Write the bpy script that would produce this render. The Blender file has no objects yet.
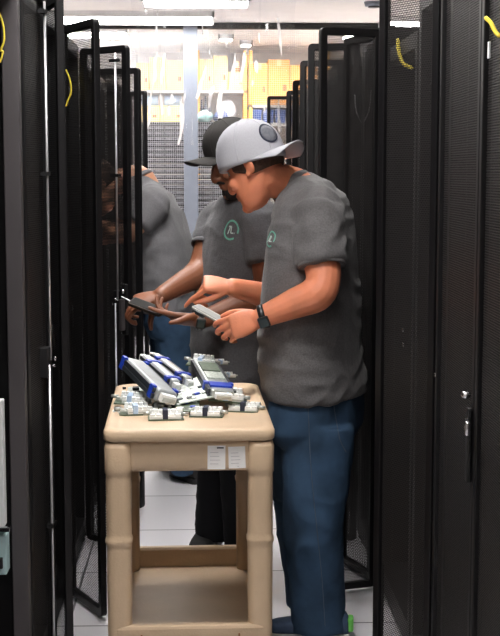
import bpy, bmesh, math, random
from mathutils import Vector, Matrix, noise, Euler
random.seed(7)
SC = bpy.context.scene
COL = SC.collection
PI = math.pi
V = Vector
def R(d): return math.radians(d)

# ------------------------------------------------------------------ camera
F_PX = 1290.0
CAM_H = 1.58
PITCH, YAW = 6.41, 2.0
cam_d = bpy.data.cameras.new('camera'); cam = bpy.data.objects.new('camera', cam_d); COL.objects.link(cam)
cam.location = (0, 0, CAM_H)
cam.rotation_euler = (R(90 - PITCH), 0, R(-YAW))
cam_d.sensor_fit = 'HORIZONTAL'; cam_d.sensor_width = 36.0; cam_d.lens = 36.0 * F_PX / 500.0
cam_d.clip_start = 0.1; cam_d.clip_end = 100
SC.camera = cam
CAMROT = cam.rotation_euler.to_matrix()
def ray(px, py): return CAMROT @ V(((px - 250) / F_PX, (318 - py) / F_PX, -1.0))
def P(px, py, Y):
    d = ray(px, py); s = Y / d.y
    return V((d.x * s, Y, CAM_H + d.z * s))
def G(px, py, z=0.0):
    d = ray(px, py); s = (z - CAM_H) / d.z
    return V((d.x * s, d.y * s, z))

# ------------------------------------------------------------------ materials
def srgb(r, g, b):
    f = lambda c: (c / 255 / 12.92) if c / 255 <= 0.04045 else ((c / 255 + 0.055) / 1.055) ** 2.4
    return (f(r), f(g), f(b), 1.0)
def mat(name, col, rough=0.5, metal=0.0, var=0.0, vscale=20.0, bump=0.0, bscale=60.0, spec=0.5, emis=None, estr=0.0, stretch=None, coat=0.0, sheen=0.0, sss=0.0):
    m = bpy.data.materials.new(name); m.use_nodes = True
    nt = m.node_tree; b = nt.nodes['Principled BSDF']
    b.inputs['Base Color'].default_value = col
    b.inputs['Roughness'].default_value = rough
    b.inputs['Metallic'].default_value = metal
    b.inputs['Specular IOR Level'].default_value = spec
    b.inputs['Coat Weight'].default_value = coat
    b.inputs['Sheen Weight'].default_value = sheen
    if sss:
        b.inputs['Subsurface Weight'].default_value = sss
        b.inputs['Subsurface Radius'].default_value = (0.012, 0.004, 0.002)
        b.inputs['Subsurface Scale'].default_value = 1.0
    tc = nt.nodes.new('ShaderNodeTexCoord')
    vec = tc.outputs['Object']
    if stretch:
        mp = nt.nodes.new('ShaderNodeMapping'); mp.inputs['Scale'].default_value = stretch
        nt.links.new(vec, mp.inputs['Vector']); vec = mp.outputs['Vector']
    if var:
        n = nt.nodes.new('ShaderNodeTexNoise'); n.inputs['Scale'].default_value = vscale; n.inputs['Detail'].default_value = 5
        nt.links.new(vec, n.inputs['Vector'])
        mr = nt.nodes.new('ShaderNodeMapRange'); mr.inputs[1].default_value = 0.3; mr.inputs[2].default_value = 0.7
        mr.inputs[3].default_value = 1 - var; mr.inputs[4].default_value = 1 + var
        nt.links.new(n.outputs['Fac'], mr.inputs[0])
        mx = nt.nodes.new('ShaderNodeMix'); mx.data_type = 'RGBA'; mx.blend_type = 'MULTIPLY'; mx.inputs[0].default_value = 1
        mx.inputs[6].default_value = col
        nt.links.new(mr.outputs[0], mx.inputs[7]); nt.links.new(mx.outputs[2], b.inputs['Base Color'])
    if bump:
        n2 = nt.nodes.new('ShaderNodeTexNoise'); n2.inputs['Scale'].default_value = bscale; n2.inputs['Detail'].default_value = 4
        nt.links.new(vec, n2.inputs['Vector'])
        bp = nt.nodes.new('ShaderNodeBump'); bp.inputs['Strength'].default_value = bump; bp.inputs['Distance'].default_value = 0.01
        nt.links.new(n2.outputs['Fac'], bp.inputs['Height']); nt.links.new(bp.outputs[0], b.inputs['Normal'])
    if emis:
        b.inputs['Emission Color'].default_value = emis; b.inputs['Emission Strength'].default_value = estr
    return m
def perforated(name, col, pitch=0.007, rad=0.34, rough=0.45, metal=0.0):
    """sheet steel with staggered round holes, laid out in the panel's own x-z plane"""
    m = mat(name, col, rough, metal); nt = m.node_tree; b = nt.nodes['Principled BSDF']
    out = nt.nodes['Material Output']
    tc = nt.nodes.new('ShaderNodeTexCoord'); sp = nt.nodes.new('ShaderNodeSeparateXYZ'); nt.links.new(tc.outputs['Object'], sp.inputs[0])
    def M(op, a, c=None):
        n = nt.nodes.new('ShaderNodeMath'); n.operation = op
        for i, x in enumerate((a, c)):
            if x is None: continue
            if isinstance(x, (int, float)): n.inputs[i].default_value = x
            else: nt.links.new(x, n.inputs[i])
        return n.outputs[0]
    u = M('DIVIDE', sp.outputs['X'], pitch); v = M('DIVIDE', sp.outputs['Z'], pitch * 1.732)
    def dist(off):
        a = M('SUBTRACT', M('FRACT', M('ADD', u, off)), 0.5); c = M('MULTIPLY', M('SUBTRACT', M('FRACT', M('ADD', v, off)), 0.5), 1.732)
        return M('SQRT', M('ADD', M('MULTIPLY', a, a), M('MULTIPLY', c, c)))
    hole = M('LESS_THAN', M('MINIMUM', dist(100.0), dist(100.5)), rad)
    tr = nt.nodes.new('ShaderNodeBsdfTransparent'); mx = nt.nodes.new('ShaderNodeMixShader')
    nt.links.new(hole, mx.inputs[0]); nt.links.new(b.outputs[0], mx.inputs[1]); nt.links.new(tr.outputs[0], mx.inputs[2])
    nt.links.new(mx.outputs[0], out.inputs['Surface'])
    return m
def wire_mesh(name, col, pitch=0.03, wire=0.14, rough=0.4):
    m = mat(name, col, rough, 0.6); nt = m.node_tree; b = nt.nodes['Principled BSDF']; out = nt.nodes['Material Output']
    tc = nt.nodes.new('ShaderNodeTexCoord'); sp = nt.nodes.new('ShaderNodeSeparateXYZ'); nt.links.new(tc.outputs['Object'], sp.inputs[0])
    def M(op, a, c):
        n = nt.nodes.new('ShaderNodeMath'); n.operation = op
        for i, x in enumerate((a, c)):
            if isinstance(x, (int, float)): n.inputs[i].default_value = x
            elif x is not None: nt.links.new(x, n.inputs[i])
        return n.outputs[0]
    fu = M('FRACT', M('ADD', M('DIVIDE', sp.outputs['X'], pitch), 100), None); fv = M('FRACT', M('DIVIDE', sp.outputs['Z'], pitch), None)
    hole = M('MULTIPLY', M('GREATER_THAN', fu, wire), M('GREATER_THAN', fv, wire))
    tr = nt.nodes.new('ShaderNodeBsdfTransparent'); mx = nt.nodes.new('ShaderNodeMixShader')
    nt.links.new(hole, mx.inputs[0]); nt.links.new(b.outputs[0], mx.inputs[1]); nt.links.new(tr.outputs[0], mx.inputs[2])
    nt.links.new(mx.outputs[0], out.inputs['Surface'])
    return m
def vinyl(name):
    m = bpy.data.materials.new(name); m.use_nodes = True; nt = m.node_tree
    b = nt.nodes['Principled BSDF']; out = nt.nodes['Material Output']
    nt.nodes.remove(b)
    tr = nt.nodes.new('ShaderNodeBsdfTransparent'); tr.inputs[0].default_value = (0.97, 0.97, 0.98, 1)
    gl = nt.nodes.new('ShaderNodeBsdfGlossy'); gl.inputs['Roughness'].default_value = 0.12
    lw = nt.nodes.new('ShaderNodeLayerWeight'); lw.inputs[0].default_value = 0.11
    mr = nt.nodes.new('ShaderNodeMapRange'); mr.inputs[3].default_value = 0.03; mr.inputs[4].default_value = 0.75
    nt.links.new(lw.outputs['Fresnel'], mr.inputs[0])
    mx = nt.nodes.new('ShaderNodeMixShader'); nt.links.new(mr.outputs[0], mx.inputs[0])
    df = nt.nodes.new('ShaderNodeBsdfTranslucent'); df.inputs[0].default_value = (0.95, 0.95, 0.97, 1)
    d2 = nt.nodes.new('ShaderNodeBsdfDiffuse'); d2.inputs[0].default_value = (0.95, 0.95, 0.97, 1)
    m1 = nt.nodes.new('ShaderNodeMixShader'); m1.inputs[0].default_value = 0.5; nt.links.new(df.outputs[0], m1.inputs[1]); nt.links.new(d2.outputs[0], m1.inputs[2])
    m2 = nt.nodes.new('ShaderNodeMixShader'); m2.inputs[0].default_value = 0.4; nt.links.new(m1.outputs[0], m2.inputs[1]); nt.links.new(gl.outputs[0], m2.inputs[2])
    nt.links.new(tr.outputs[0], mx.inputs[1]); nt.links.new(m2.outputs[0], mx.inputs[2]); nt.links.new(mx.outputs[0], out.inputs['Surface'])
    return m
def tiles(name):
    m = mat(name, srgb(226, 224, 228), 0.32, var=0.05, vscale=3); nt = m.node_tree; b = nt.nodes['Principled BSDF']
    tc = nt.nodes.new('ShaderNodeTexCoord'); br = nt.nodes.new('ShaderNodeTexBrick')
    br.offset = 0.0; br.squash = 1.0
    br.inputs['Scale'].default_value = 1.0; br.inputs['Brick Width'].default_value = 0.61; br.inputs['Row Height'].default_value = 0.61
    br.inputs['Mortar Size'].default_value = 0.0045; br.inputs['Mortar Smooth'].default_value = 0.1
    br.inputs['Color1'].default_value = srgb(228, 226, 230); br.inputs['Color2'].default_value = srgb(220, 218, 223); br.inputs['Mortar'].default_value = srgb(96, 94, 98)
    mp = nt.nodes.new('ShaderNodeMapping'); mp.inputs['Location'].default_value = (0.485, TILE_Y, 0)
    nt.links.new(tc.outputs['Object'], mp.inputs['Vector']); nt.links.new(mp.outputs[0], br.inputs['Vector'])
    n = nt.nodes.new('ShaderNodeTexNoise'); n.inputs['Scale'].default_value = 6; n.inputs['Detail'].default_value = 6
    mr = nt.nodes.new('ShaderNodeMapRange'); mr.inputs[3].default_value = 0.9; mr.inputs[4].default_value = 1.04
    nt.links.new(n.outputs['Fac'], mr.inputs[0])
    mx = nt.nodes.new('ShaderNodeMix'); mx.data_type = 'RGBA'; mx.blend_type = 'MULTIPLY'; mx.inputs[0].default_value = 1
    nt.links.new(br.outputs['Color'], mx.inputs[6]); nt.links.new(mr.outputs[0], mx.inputs[7]); nt.links.new(mx.outputs[2], b.inputs['Base Color'])
    return m
TILE_Y = 0.61 - (G(150, 496).y % 0.61)

M_ = {}
M_['floor'] = tiles('white_floor_tile')
M_['ceiling'] = mat('ceiling_white', srgb(226, 221, 219), 0.8, var=0.03, vscale=4)
M_['wall'] = mat('wall_paint', srgb(214, 208, 202), 0.8, var=0.03, vscale=5)
M_['rack'] = mat('rack_black', srgb(15, 14, 16), 0.45, var=0.12, vscale=8, spec=0.35)
M_['rack_in'] = mat('rack_inner_black', srgb(16, 16, 18), 0.55)
M_['rack_grey'] = mat('rack_dark_grey', srgb(70, 66, 68), 0.5, var=0.06, vscale=6)
M_['mesh'] = perforated('perforated_black_steel', srgb(36, 34, 34), rad=0.32, rough=0.5)
M_['chrome'] = mat('polished_steel', srgb(205, 205, 208), 0.22, 1.0)
M_['rod'] = mat('zinc_rod', srgb(200, 200, 202), 0.35, 0.75)
M_['label_white'] = mat('white_plastic', srgb(232, 234, 236), 0.5)
M_['server'] = mat('server_dark', srgb(46, 46, 49), 0.45, 0.3, var=0.15, vscale=30)
M_['server_grey'] = mat('server_grey', srgb(126, 126, 132), 0.4, 0.4, var=0.12, vscale=25)
M_['caddy'] = mat('drive_caddy_grey', srgb(104, 103, 109), 0.4, 0.3)
M_['caddy_dark'] = mat('drive_caddy_slot', srgb(30, 29, 34), 0.5)
M_['yellow'] = mat('yellow_cable', srgb(238, 214, 70), 0.45)
M_['cyan'] = mat('pale_cyan_plastic', srgb(176, 204, 206), 0.45)
M_['alu'] = mat('aluminium_grey', srgb(122, 128, 140), 0.45, 0.25, var=0.05, vscale=12)
M_['alu_dark'] = mat('partition_dark_grey', srgb(52, 52, 55), 0.5)
M_['wire'] = wire_mesh('cage_wire_mesh', srgb(206, 206, 210), 0.02, 0.10)
M_['vinyl'] = vinyl('clear_vinyl')
M_['light'] = mat('light_diffuser', (1, 1, 1, 1), 0.6, emis=(1.0, 0.97, 0.94, 1), estr=9.0)
M_['light_store'] = mat('light_diffuser_store', (1, 1, 1, 1), 0.6, emis=(1.0, 0.97, 0.93, 1), estr=34.0)
M_['light_far'] = mat('light_diffuser_far', (1, 1, 1, 1), 0.6, emis=(1.0, 0.98, 0.96, 1), estr=5.5)
M_['light_dim'] = mat('light_diffuser_dim', (1, 1, 1, 1), 0.6, emis=(1.0, 0.97, 0.94, 1), estr=4.0)
M_['light_frame'] = mat('light_housing', srgb(235, 235, 235), 0.5)
M_['carton_y'] = mat('pale_yellow_carton', srgb(236, 208, 140), 0.75, var=0.06, vscale=6)
M_['carton_o'] = mat('orange_brown_carton', srgb(224, 158, 88), 0.75, var=0.08, vscale=6)
M_['carton_b'] = mat('brown_carton', srgb(150, 100, 62), 0.8, var=0.08, vscale=6)
M_['tape'] = mat('packing_tape', srgb(214, 186, 138), 0.3)
M_['blue'] = mat('blue_bin', srgb(62, 84, 140), 0.45)
M_['pale_blue'] = mat('pale_blue_wrap', srgb(176, 200, 228), 0.35, var=0.2, vscale=9)
M_['aqua'] = mat('aqua_wrap', srgb(160, 210, 206), 0.35, var=0.15, vscale=9)
M_['dark_blue'] = mat('dark_bottle', srgb(30, 36, 58), 0.3)
M_['wrap'] = mat('white_shrink_wrap', srgb(236, 238, 242), 0.25, var=0.08, vscale=20, bump=0.6, bscale=14)
M_['shelf'] = mat('shelf_steel', srgb(180, 178, 176), 0.45, 0.4)
M_['orange_steel'] = mat('orange_post', srgb(238, 176, 76), 0.45)
M_['tan'] = mat('tan_cart_plastic', srgb(202, 176, 146), 0.5, var=0.07, vscale=7, bump=0.12, bscale=140)
M_['rubber'] = mat('caster_rubber', srgb(40, 40, 42), 0.7)
M_['paper'] = mat('paper_label', srgb(238, 236, 234), 0.7, var=0.03, vscale=50)
M_['ink'] = mat('printed_ink', srgb(60, 60, 64), 0.7)
M_['ink_faint'] = mat('faint_ink', srgb(190, 188, 190), 0.8)
M_['mod_grey'] = mat('module_grey_cover', srgb(176, 182, 184), 0.35, 0.35, var=0.08, vscale=30)
M_['mod_dark'] = mat('module_dark_rail', srgb(58, 62, 66), 0.4, 0.3)
M_['mod_blue'] = mat('blue_latch', srgb(28, 62, 176), 0.35)
M_['mod_white'] = mat('white_connector', srgb(240, 242, 240), 0.45)
M_['mod_steel'] = mat('module_steel', srgb(190, 194, 190), 0.3, 0.6, var=0.15, vscale=60)
M_['pcb'] = mat('circuit_board_green', srgb(84, 98, 80), 0.45, var=0.3, vscale=90)
M_['board_pale'] = mat('circuit_board_pale', srgb(196, 204, 196), 0.4, 0.2, var=0.3, vscale=120)
M_['phone'] = mat('black_glass', srgb(22, 20, 19), 0.6, spec=0.15)
M_['phone_case'] = mat('dark_case', srgb(48, 40, 33), 0.6, spec=0.3)
M_['card'] = mat('pale_card', srgb(150, 148, 140), 0.55, var=0.1, vscale=60)
M_['card_dark'] = mat('card_contacts', srgb(96, 96, 92), 0.5)
# people
M_['skin1'] = mat('skin_ruddy', srgb(218, 136, 102), 0.5, var=0.09, vscale=16, bump=0.08, bscale=160, sss=0.12)
M_['skin2'] = mat('skin_brown', srgb(138, 88, 64), 0.45, var=0.08, vscale=16, bump=0.08, bscale=160, sss=0.08)
M_['skin3'] = mat('skin_fair', srgb(216, 158, 126), 0.5, var=0.06, vscale=16, sss=0.1)
M_['tee'] = mat('charcoal_tee', srgb(100, 98, 99), 0.92, var=0.17, vscale=170, bump=0.25, bscale=220, sheen=0.15, spec=0.2)
M_['tee2'] = mat('charcoal_tee_dark', srgb(92, 91, 94), 0.92, var=0.15, vscale=170, bump=0.25, bscale=220, sheen=0.15, spec=0.2)
M_['tee3'] = mat('grey_tee', srgb(118, 117, 120), 0.92, var=0.12, vscale=200, bump=0.12, bscale=400, sheen=0.15, spec=0.2)
M_['jeans'] = mat('blue_denim', srgb(52, 74, 98), 0.9, var=0.4, vscale=7, bump=0.25, bscale=420, spec=0.2)
M_['black_pants'] = mat('black_trousers', srgb(22, 22, 25), 0.9, spec=0.2)
M_['stitch'] = mat('jean_stitching', srgb(70, 82, 98), 0.8)
M_['cap_grey'] = mat('light_grey_cap', srgb(176, 176, 183), 0.9, var=0.04, vscale=200, bump=0.15, bscale=400, spec=0.2)
M_['cap_black'] = mat('black_cap', srgb(50, 48, 47), 0.85, var=0.06, vscale=120, bump=0.15, bscale=400, spec=0.2)
M_['patch'] = mat('grey_patch', srgb(112, 114, 122), 0.8, var=0.15, vscale=150)
M_['navy'] = mat('navy_border', srgb(44, 48, 66), 0.8)
M_['hair'] = mat('brown_hair', srgb(74, 52, 40), 0.8, var=0.35, vscale=120, bump=0.5, bscale=300)
M_['hair2'] = mat('black_hair', srgb(24, 21, 21), 0.85, var=0.3, vscale=160, bump=0.5, bscale=300)
M_['green_print'] = mat('green_print', srgb(112, 178, 158), 0.8)
M_['white_print'] = mat('white_print', srgb(196, 212, 208), 0.8)
M_['watch'] = mat('watch_black', srgb(24, 26, 28), 0.35)
M_['watch_face'] = mat('watch_screen', srgb(30, 52, 56), 0.12)
M_['watch_steel'] = mat('watch_steel_band', srgb(120, 122, 124), 0.35, 0.7)
M_['shoe_blue'] = mat('blue_shoe', srgb(60, 78, 104), 0.7, var=0.15, vscale=60)
M_['shoe_green'] = mat('green_shoe_lining', srgb(104, 190, 84), 0.6)
M_['shoe_black'] = mat('black_boot', srgb(26, 25, 26), 0.6)
M_['sole'] = mat('pale_sole', srgb(190, 188, 184), 0.7)
M_['eye'] = mat('eye_white', srgb(228, 222, 216), 0.25)
M_['iris'] = mat('iris_dark', srgb(40, 28, 22), 0.2)
M_['lip'] = mat('lip_brown', srgb(120, 66, 58), 0.5)

# ------------------------------------------------------------------ mesh helpers
def finish(name, bm, m, parent=None, smooth=False, bevel=0.0, mats=None):
    bmesh.ops.recalc_face_normals(bm, faces=bm.faces)
    me = bpy.data.meshes.new(name); bm.to_mesh(me); bm.free()
    o = bpy.data.objects.new(name, me); COL.objects.link(o)
    for x in (mats or [m]): me.materials.append(x)
    if smooth:
        for p in me.polygons: p.use_smooth = True
    if bevel:
        md = o.modifiers.new('bevel', 'BEVEL'); md.width = bevel; md.segments = 2; md.limit_method = 'ANGLE'; md.angle_limit = R(40)
    if parent: o.parent = parent
    return o
def tag(o, label, cat, group=None):
    o['label'] = label; o['category'] = cat
    if group: o['group'] = group
    return o
def empty(name, loc, rz, label, cat, group=None):
    o = bpy.data.objects.new(name, None); o.empty_display_size = 0.1; COL.objects.link(o)
    o.location = loc; o.rotation_euler = (0, 0, rz)
    return tag(o, label, cat, group)
def structure(o): o['kind'] = 'structure'; return o
def copy_tree(o, parent=None):
    c = o.copy(); COL.objects.link(c); c.parent = parent
    for ch in list(o.children): copy_tree(ch, c)
    return c
def box(bm, c, s, rot=None, mi=0):
    c = V(c); hx, hy, hz = s[0] / 2, s[1] / 2, s[2] / 2
    vs = []
    for x, y, z in ((-1,-1,-1),(1,-1,-1),(1,1,-1),(-1,1,-1),(-1,-1,1),(1,-1,1),(1,1,1),(-1,1,1)):
        p = V((x * hx, y * hy, z * hz))
        if rot is not None: p = rot @ p
        vs.append(bm.verts.new(c + p))
    for f in ((0,3,2,1),(4,5,6,7),(0,1,5,4),(1,2,6,5),(2,3,7,6),(3,0,4,7)):
        fc = bm.faces.new([vs[i] for i in f]); fc.material_index = mi
    return vs
def box2(bm, lo, hi, mi=0):
    lo, hi = V(lo), V(hi); return box(bm, (lo + hi) / 2, hi - lo, None, mi)
def catmull(pts, k=4):
    pts = [V(p) for p in pts]; out = []
    n = len(pts)
    if n < 3: return pts
    for i in range(n - 1):
        p0 = pts[max(i - 1, 0)]; p1 = pts[i]; p2 = pts[i + 1]; p3 = pts[min(i + 2, n - 1)]
        for j in range(k):
            t = j / k
            out.append(0.5 * ((2 * p1) + (p2 - p0) * t + (2 * p0 - 5 * p1 + 4 * p2 - p3) * t * t + (3 * p1 - p0 - 3 * p2 + p3) * t ** 3))
    out.append(pts[-1]); return out
def interp(vals, k):
    out = []
    for i in range(len(vals) - 1):
        for j in range(k): out.append(vals[i] + (vals[i + 1] - vals[i]) * j / k)
    out.append(vals[-1]); return out
def skin_rings(bm, rings, cap=True, mi=0, close=False):
    vr = [[bm.verts.new(p) for p in r] for r in rings]
    n = len(vr[0])
    prs = list(zip(vr[:-1], vr[1:]))
    if close: prs.append((vr[-1], vr[0]))
    for a, b in prs:
        for i in range(n):
            f = bm.faces.new((a[i], a[(i + 1) % n], b[(i + 1) % n], b[i])); f.material_index = mi
    if cap and not close:
        f = bm.faces.new(list(reversed(vr[0]))); f.material_index = mi
        f = bm.faces.new(vr[-1]); f.material_index = mi
    return vr
def ell(c, u, v, n=20, pw=1.0):
    c, u, v = V(c), V(u), V(v); out = []
    for i in range(n):
        a = 2 * PI * i / n; ca, sa = math.cos(a), math.sin(a)
        if pw != 1.0:
            ca = math.copysign(abs(ca) ** pw, ca); sa = math.copysign(abs(sa) ** pw, sa)
        out.append(c + u * ca + v * sa)
    return out
def tube(bm, pts, rad, n=12, smooth=0, flat=None, up=None, round_ends=True, mi=0):
    """tapered tube; flat = ratio of thickness along the running normal; up = direction of that normal"""
    pts = [V(p) for p in pts]
    if not isinstance(rad, (list, tuple)): rad = [rad] * len(pts)
    rad = list(rad); fl = list(flat) if isinstance(flat, (list, tuple)) else [flat or 1.0] * len(pts)
    if smooth:
        pts = catmull(pts, smooth); 
        if len(pts) > len(rad): rad = interp(rad, smooth); fl = interp(fl, smooth)
    T = []
    for i in range(len(pts)):
        a = pts[max(i - 1, 0)]; b = pts[min(i + 1, len(pts) - 1)]; T.append((b - a).normalized())
    nrm = V(up) if up is not None else (V((0, 0, 1)) if abs(T[0].z) < 0.9 else V((1, 0, 0)))
    rings = []
    for i, p in enumerate(pts):
        if up is not None: nrm = V(up)
        nrm = (nrm - T[i] * nrm.dot(T[i])).normalized(); bi = T[i].cross(nrm)
        if round_ends and i == 0:
            for k, q in ((0.85, 0.45), (0.5, 0.82)):
                rings.append(ell(p - T[0] * rad[0] * k * 0.9, nrm * rad[0] * q * fl[0], bi * rad[0] * q, n))
        rings.append(ell(p, nrm * rad[i] * fl[i], bi * rad[i], n))
    if round_ends:
        for k, q in ((0.5, 0.82), (0.85, 0.45)):
            rings.append(ell(pts[-1] + T[-1] * rad[-1] * k * 0.9, nrm * rad[-1] * q * fl[-1], bi * rad[-1] * q, n))
    skin_rings(bm, rings, mi=mi)
def cyl(bm, a, b, r, n=14, r2=None, mi=0):
    tube(bm, [a, b], [r, r if r2 is None else r2], n, round_ends=False, mi=mi)
def ellipsoid(bm, c, rx, ry, rz, rot=None, u=20, v=12):
    c = V(c); rings = []
    for j in range(1, v):
        t = PI * j / v; rr = math.sin(t); zz = -math.cos(t); r = []
        for i in range(u):
            a = 2 * PI * i / u; p = V((rx * rr * math.cos(a), ry * rr * math.sin(a), rz * zz))
            if rot is not None: p = rot @ p
            r.append(c + p)
        rings.append(r)
    skin_rings(bm, rings)
def rrect(cx, cy, z, w, d, r, k=5):
    out = []
    for sx, sy, a0 in ((1, 1, 0), (-1, 1, 90), (-1, -1, 180), (1, -1, 270)):
        for i in range(k):
            a = R(a0 + 90 * i / (k - 1)); out.append(V((cx + sx * (w / 2 - r) + r * math.cos(a), cy + sy * (d / 2 - r) + r * math.sin(a), z)))
    return out
def remesh(name, bm, m, voxel, smooth_it=4, parent=None, wrinkle=None, factor=0.5):
    """fuse overlapping lofts into one continuous surface"""
    bmesh.ops.recalc_face_normals(bm, faces=bm.faces)
    me = bpy.data.meshes.new(name + '_raw'); bm.to_mesh(me); bm.free()
    o = bpy.data.objects.new(name, me); COL.objects.link(o)
    md = o.modifiers.new('r', 'REMESH'); md.mode = 'VOXEL'; md.voxel_size = voxel; md.use_smooth_shade = True
    sm = o.modifiers.new('s', 'SMOOTH'); sm.factor = factor; sm.iterations = smooth_it
    dg = bpy.context.evaluated_depsgraph_get()
    me2 = bpy.data.meshes.new_from_object(o.evaluated_get(dg))
    o.modifiers.clear(); o.data = me2; me2.name = name; bpy.data.meshes.remove(me)
    me2.materials.clear(); me2.materials.append(m)
    if wrinkle:
        ns = [v.normal.copy() for v in me2.vertices]
        for v, nn in zip(me2.vertices, ns): v.co = v.co + nn * wrinkle(v.co)
    for p in me2.polygons: p.use_smooth = True
    if parent: o.parent = parent
    return o
def text(name, body, size, m, parent, matrix, extrude=0.0006, align='CENTER'):
    cu = bpy.data.curves.new(name, 'FONT'); cu.body = body; cu.size = size; cu.extrude = extrude; cu.align_x = align; cu.align_y = 'CENTER'
    o = bpy.data.objects.new(name, cu); COL.objects.link(o)
    dg = bpy.context.evaluated_depsgraph_get(); me = bpy.data.meshes.new_from_object(o.evaluated_get(dg))
    bpy.data.objects.remove(o); bpy.data.curves.remove(cu)
    o = bpy.data.objects.new(name, me); COL.objects.link(o); me.materials.clear(); me.materials.append(m)
    o.matrix_local = matrix
    if parent: o.parent = parent
    return o
# ------------------------------------------------------------------ room shell
CEIL = 3.0
XL, XR = -2.05, 2.25
YB, YF = -2.6, 15.6
def slab(name, lo, hi, m):
    bm = bmesh.new(); box2(bm, lo, hi); return structure(finish(name, bm, m))
slab('floor', (XL, YB, -0.1), (XR, YF, 0), M_['floor'])
slab('ceiling', (XL, YB, CEIL), (XR, YF, CEIL + 0.1), M_['ceiling'])
slab('wall_left', (XL - 0.1, YB, 0), (XL, YF, CEIL), M_['wall'])
slab('wall_right', (XR, YB, 0), (XR + 0.1, YF, CEIL), M_['wall'])
slab('wall_far', (XL, YF, 0), (XR, YF + 0.1, CEIL), M_['wall'])
slab('wall_near', (XL, YB - 0.1, 0), (XR, YB, CEIL), M_['wall'])

# cage partition at the end of the aisle
YP = 12.5
xa, xb = P(184, 150, YP).x, P(198, 150, YP).x
slab('partition_post', (xa, YP - 0.05, 0), (xb, YP + 0.05, CEIL), M_['alu'])
for z in (1.22, 1.60):                                   # bolts on the post are part of the partition
    pass
slab('partition_beam', (XL, YP - 0.04, CEIL - 0.06), (XR, YP + 0.04, CEIL - 0.005), M_['rack_in'])
slab('partition_rail', (XL, YP - 0.03, 1.13), (XR, YP + 0.03, 1.19), M_['alu'])
slab('partition_panel', (XL, YP - 0.015, 0.0), (XR, YP + 0.015, 1.13), M_['alu_dark'])
for nm, x0, x1 in (('partition_mesh_left', XL, xa), ('partition_mesh_right', xb, XR)):
    bm = bmesh.new(); vs = [bm.verts.new(p) for p in ((x0, YP, 1.19), (x1, YP, 1.19), (x1, YP, CEIL - 0.07), (x0, YP, CEIL - 0.07))]
    bm.faces.new(vs); structure(finish(nm, bm, M_['wire']))

# ------------------------------------------------------------------ ceiling lights, added store room fill panels and ceiling discs
def ceiling_light(x0, x1, y0, y1, label, m='light'):
    cx, cy = (x0 + x1) / 2, (y0 + y1) / 2
    t = empty('ceiling_light', (cx, cy, CEIL), 0, label, 'light', 'ceiling lights')
    w, d = x1 - x0, y1 - y0
    bm = bmesh.new(); e = 0.02
    box2(bm, (-w/2, -d/2, -0.05), (w/2, -d/2 + e, 0)); box2(bm, (-w/2, d/2 - e, -0.05), (w/2, d/2, 0))
    box2(bm, (-w/2, -d/2, -0.05), (-w/2 + e, d/2, 0)); box2(bm, (w/2 - e, -d/2, -0.05), (w/2, d/2, 0))
    finish('frame', bm, M_['light_frame'], t)
    bm = bmesh.new(); box2(bm, (-w/2 + e, -d/2 + e, -0.045), (w/2 - e, d/2 - e, -0.02)); finish('diffuser', bm, M_[m], t)
    return t
ceiling_light(P(40, 20, 12).x, P(214, 20, 12).x, 11.62, 12.28, 'long white ceiling light just in front of the cage partition, left of the post', 'light_far')
ceiling_light(P(384, 20, 12).x, P(440, 20, 12).x, 11.9, 12.4, 'short white ceiling light seen through the perforated door at right', 'light_far')
ceiling_light(P(142, 4, 10.8).x, P(250, 4, 10.8).x, 10.55, 11.02, 'white ceiling light at the top edge above the clear curtain', 'light_far')
ceiling_light(P(226, 40, 13.6).x - 0.08, P(226, 40, 13.6).x + 0.08, 13.5, 13.75, 'small ceiling light in the store room above the yellow cartons', 'light_store')
ceiling_light(P(246, 47, 14.2).x - 0.07, P(246, 47, 14.2).x + 0.07, 14.1, 14.35, 'small ceiling light in the store room near the orange post', 'light_store')
ceiling_light(-1.9, P(128, 50, 13).x, 12.9, 13.5, 'added fill light for the store room, tucked behind the left rack doors', 'light')  # fill panel added behind the left doors to brighten the store room
ceiling_light(P(345, 50, 13).x, 2.1, 12.9, 13.5, 'added fill light for the store room, tucked behind the right rack doors', 'light_store')  # second added fill, screened by the right doors, lifts the store room
for i, yy in enumerate((1.3, 3.0, 5.2, 8.0)):
    ceiling_light(-0.5, 0.25, yy - 0.35, yy + 0.35, ('ceiling light over the aisle behind the camera', 'ceiling light over the aisle in front of the cart', 'ceiling light over the two men', 'ceiling light over the far end of the aisle')[i], 'light_dim' if i == 0 else 'light')
for px, py, lb in ((233, 0.5, 'round grey ceiling disc above the clear curtain'), (374, 2, 'round dark ceiling disc above the right rack doors')):
    Y = 10.55; p = P(px, py, Y)
    d = (CEIL - CAM_H) / ((p.z - CAM_H) / Y); p = P(px, py, d)
    t = empty('ceiling_speaker', (p.x, p.y, CEIL), 0, lb, 'ceiling disc')
    bm = bmesh.new(); cyl(bm, (0, 0, -0.035), (0, 0, 0), 0.075, 24, 0.085); finish('body', bm, M_['alu'], t, True)
    bm = bmesh.new(); cyl(bm, (0, 0, -0.046), (0, 0, -0.033), 0.048, 20); finish('grille', bm, M_['alu_dark'], t)

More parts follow.
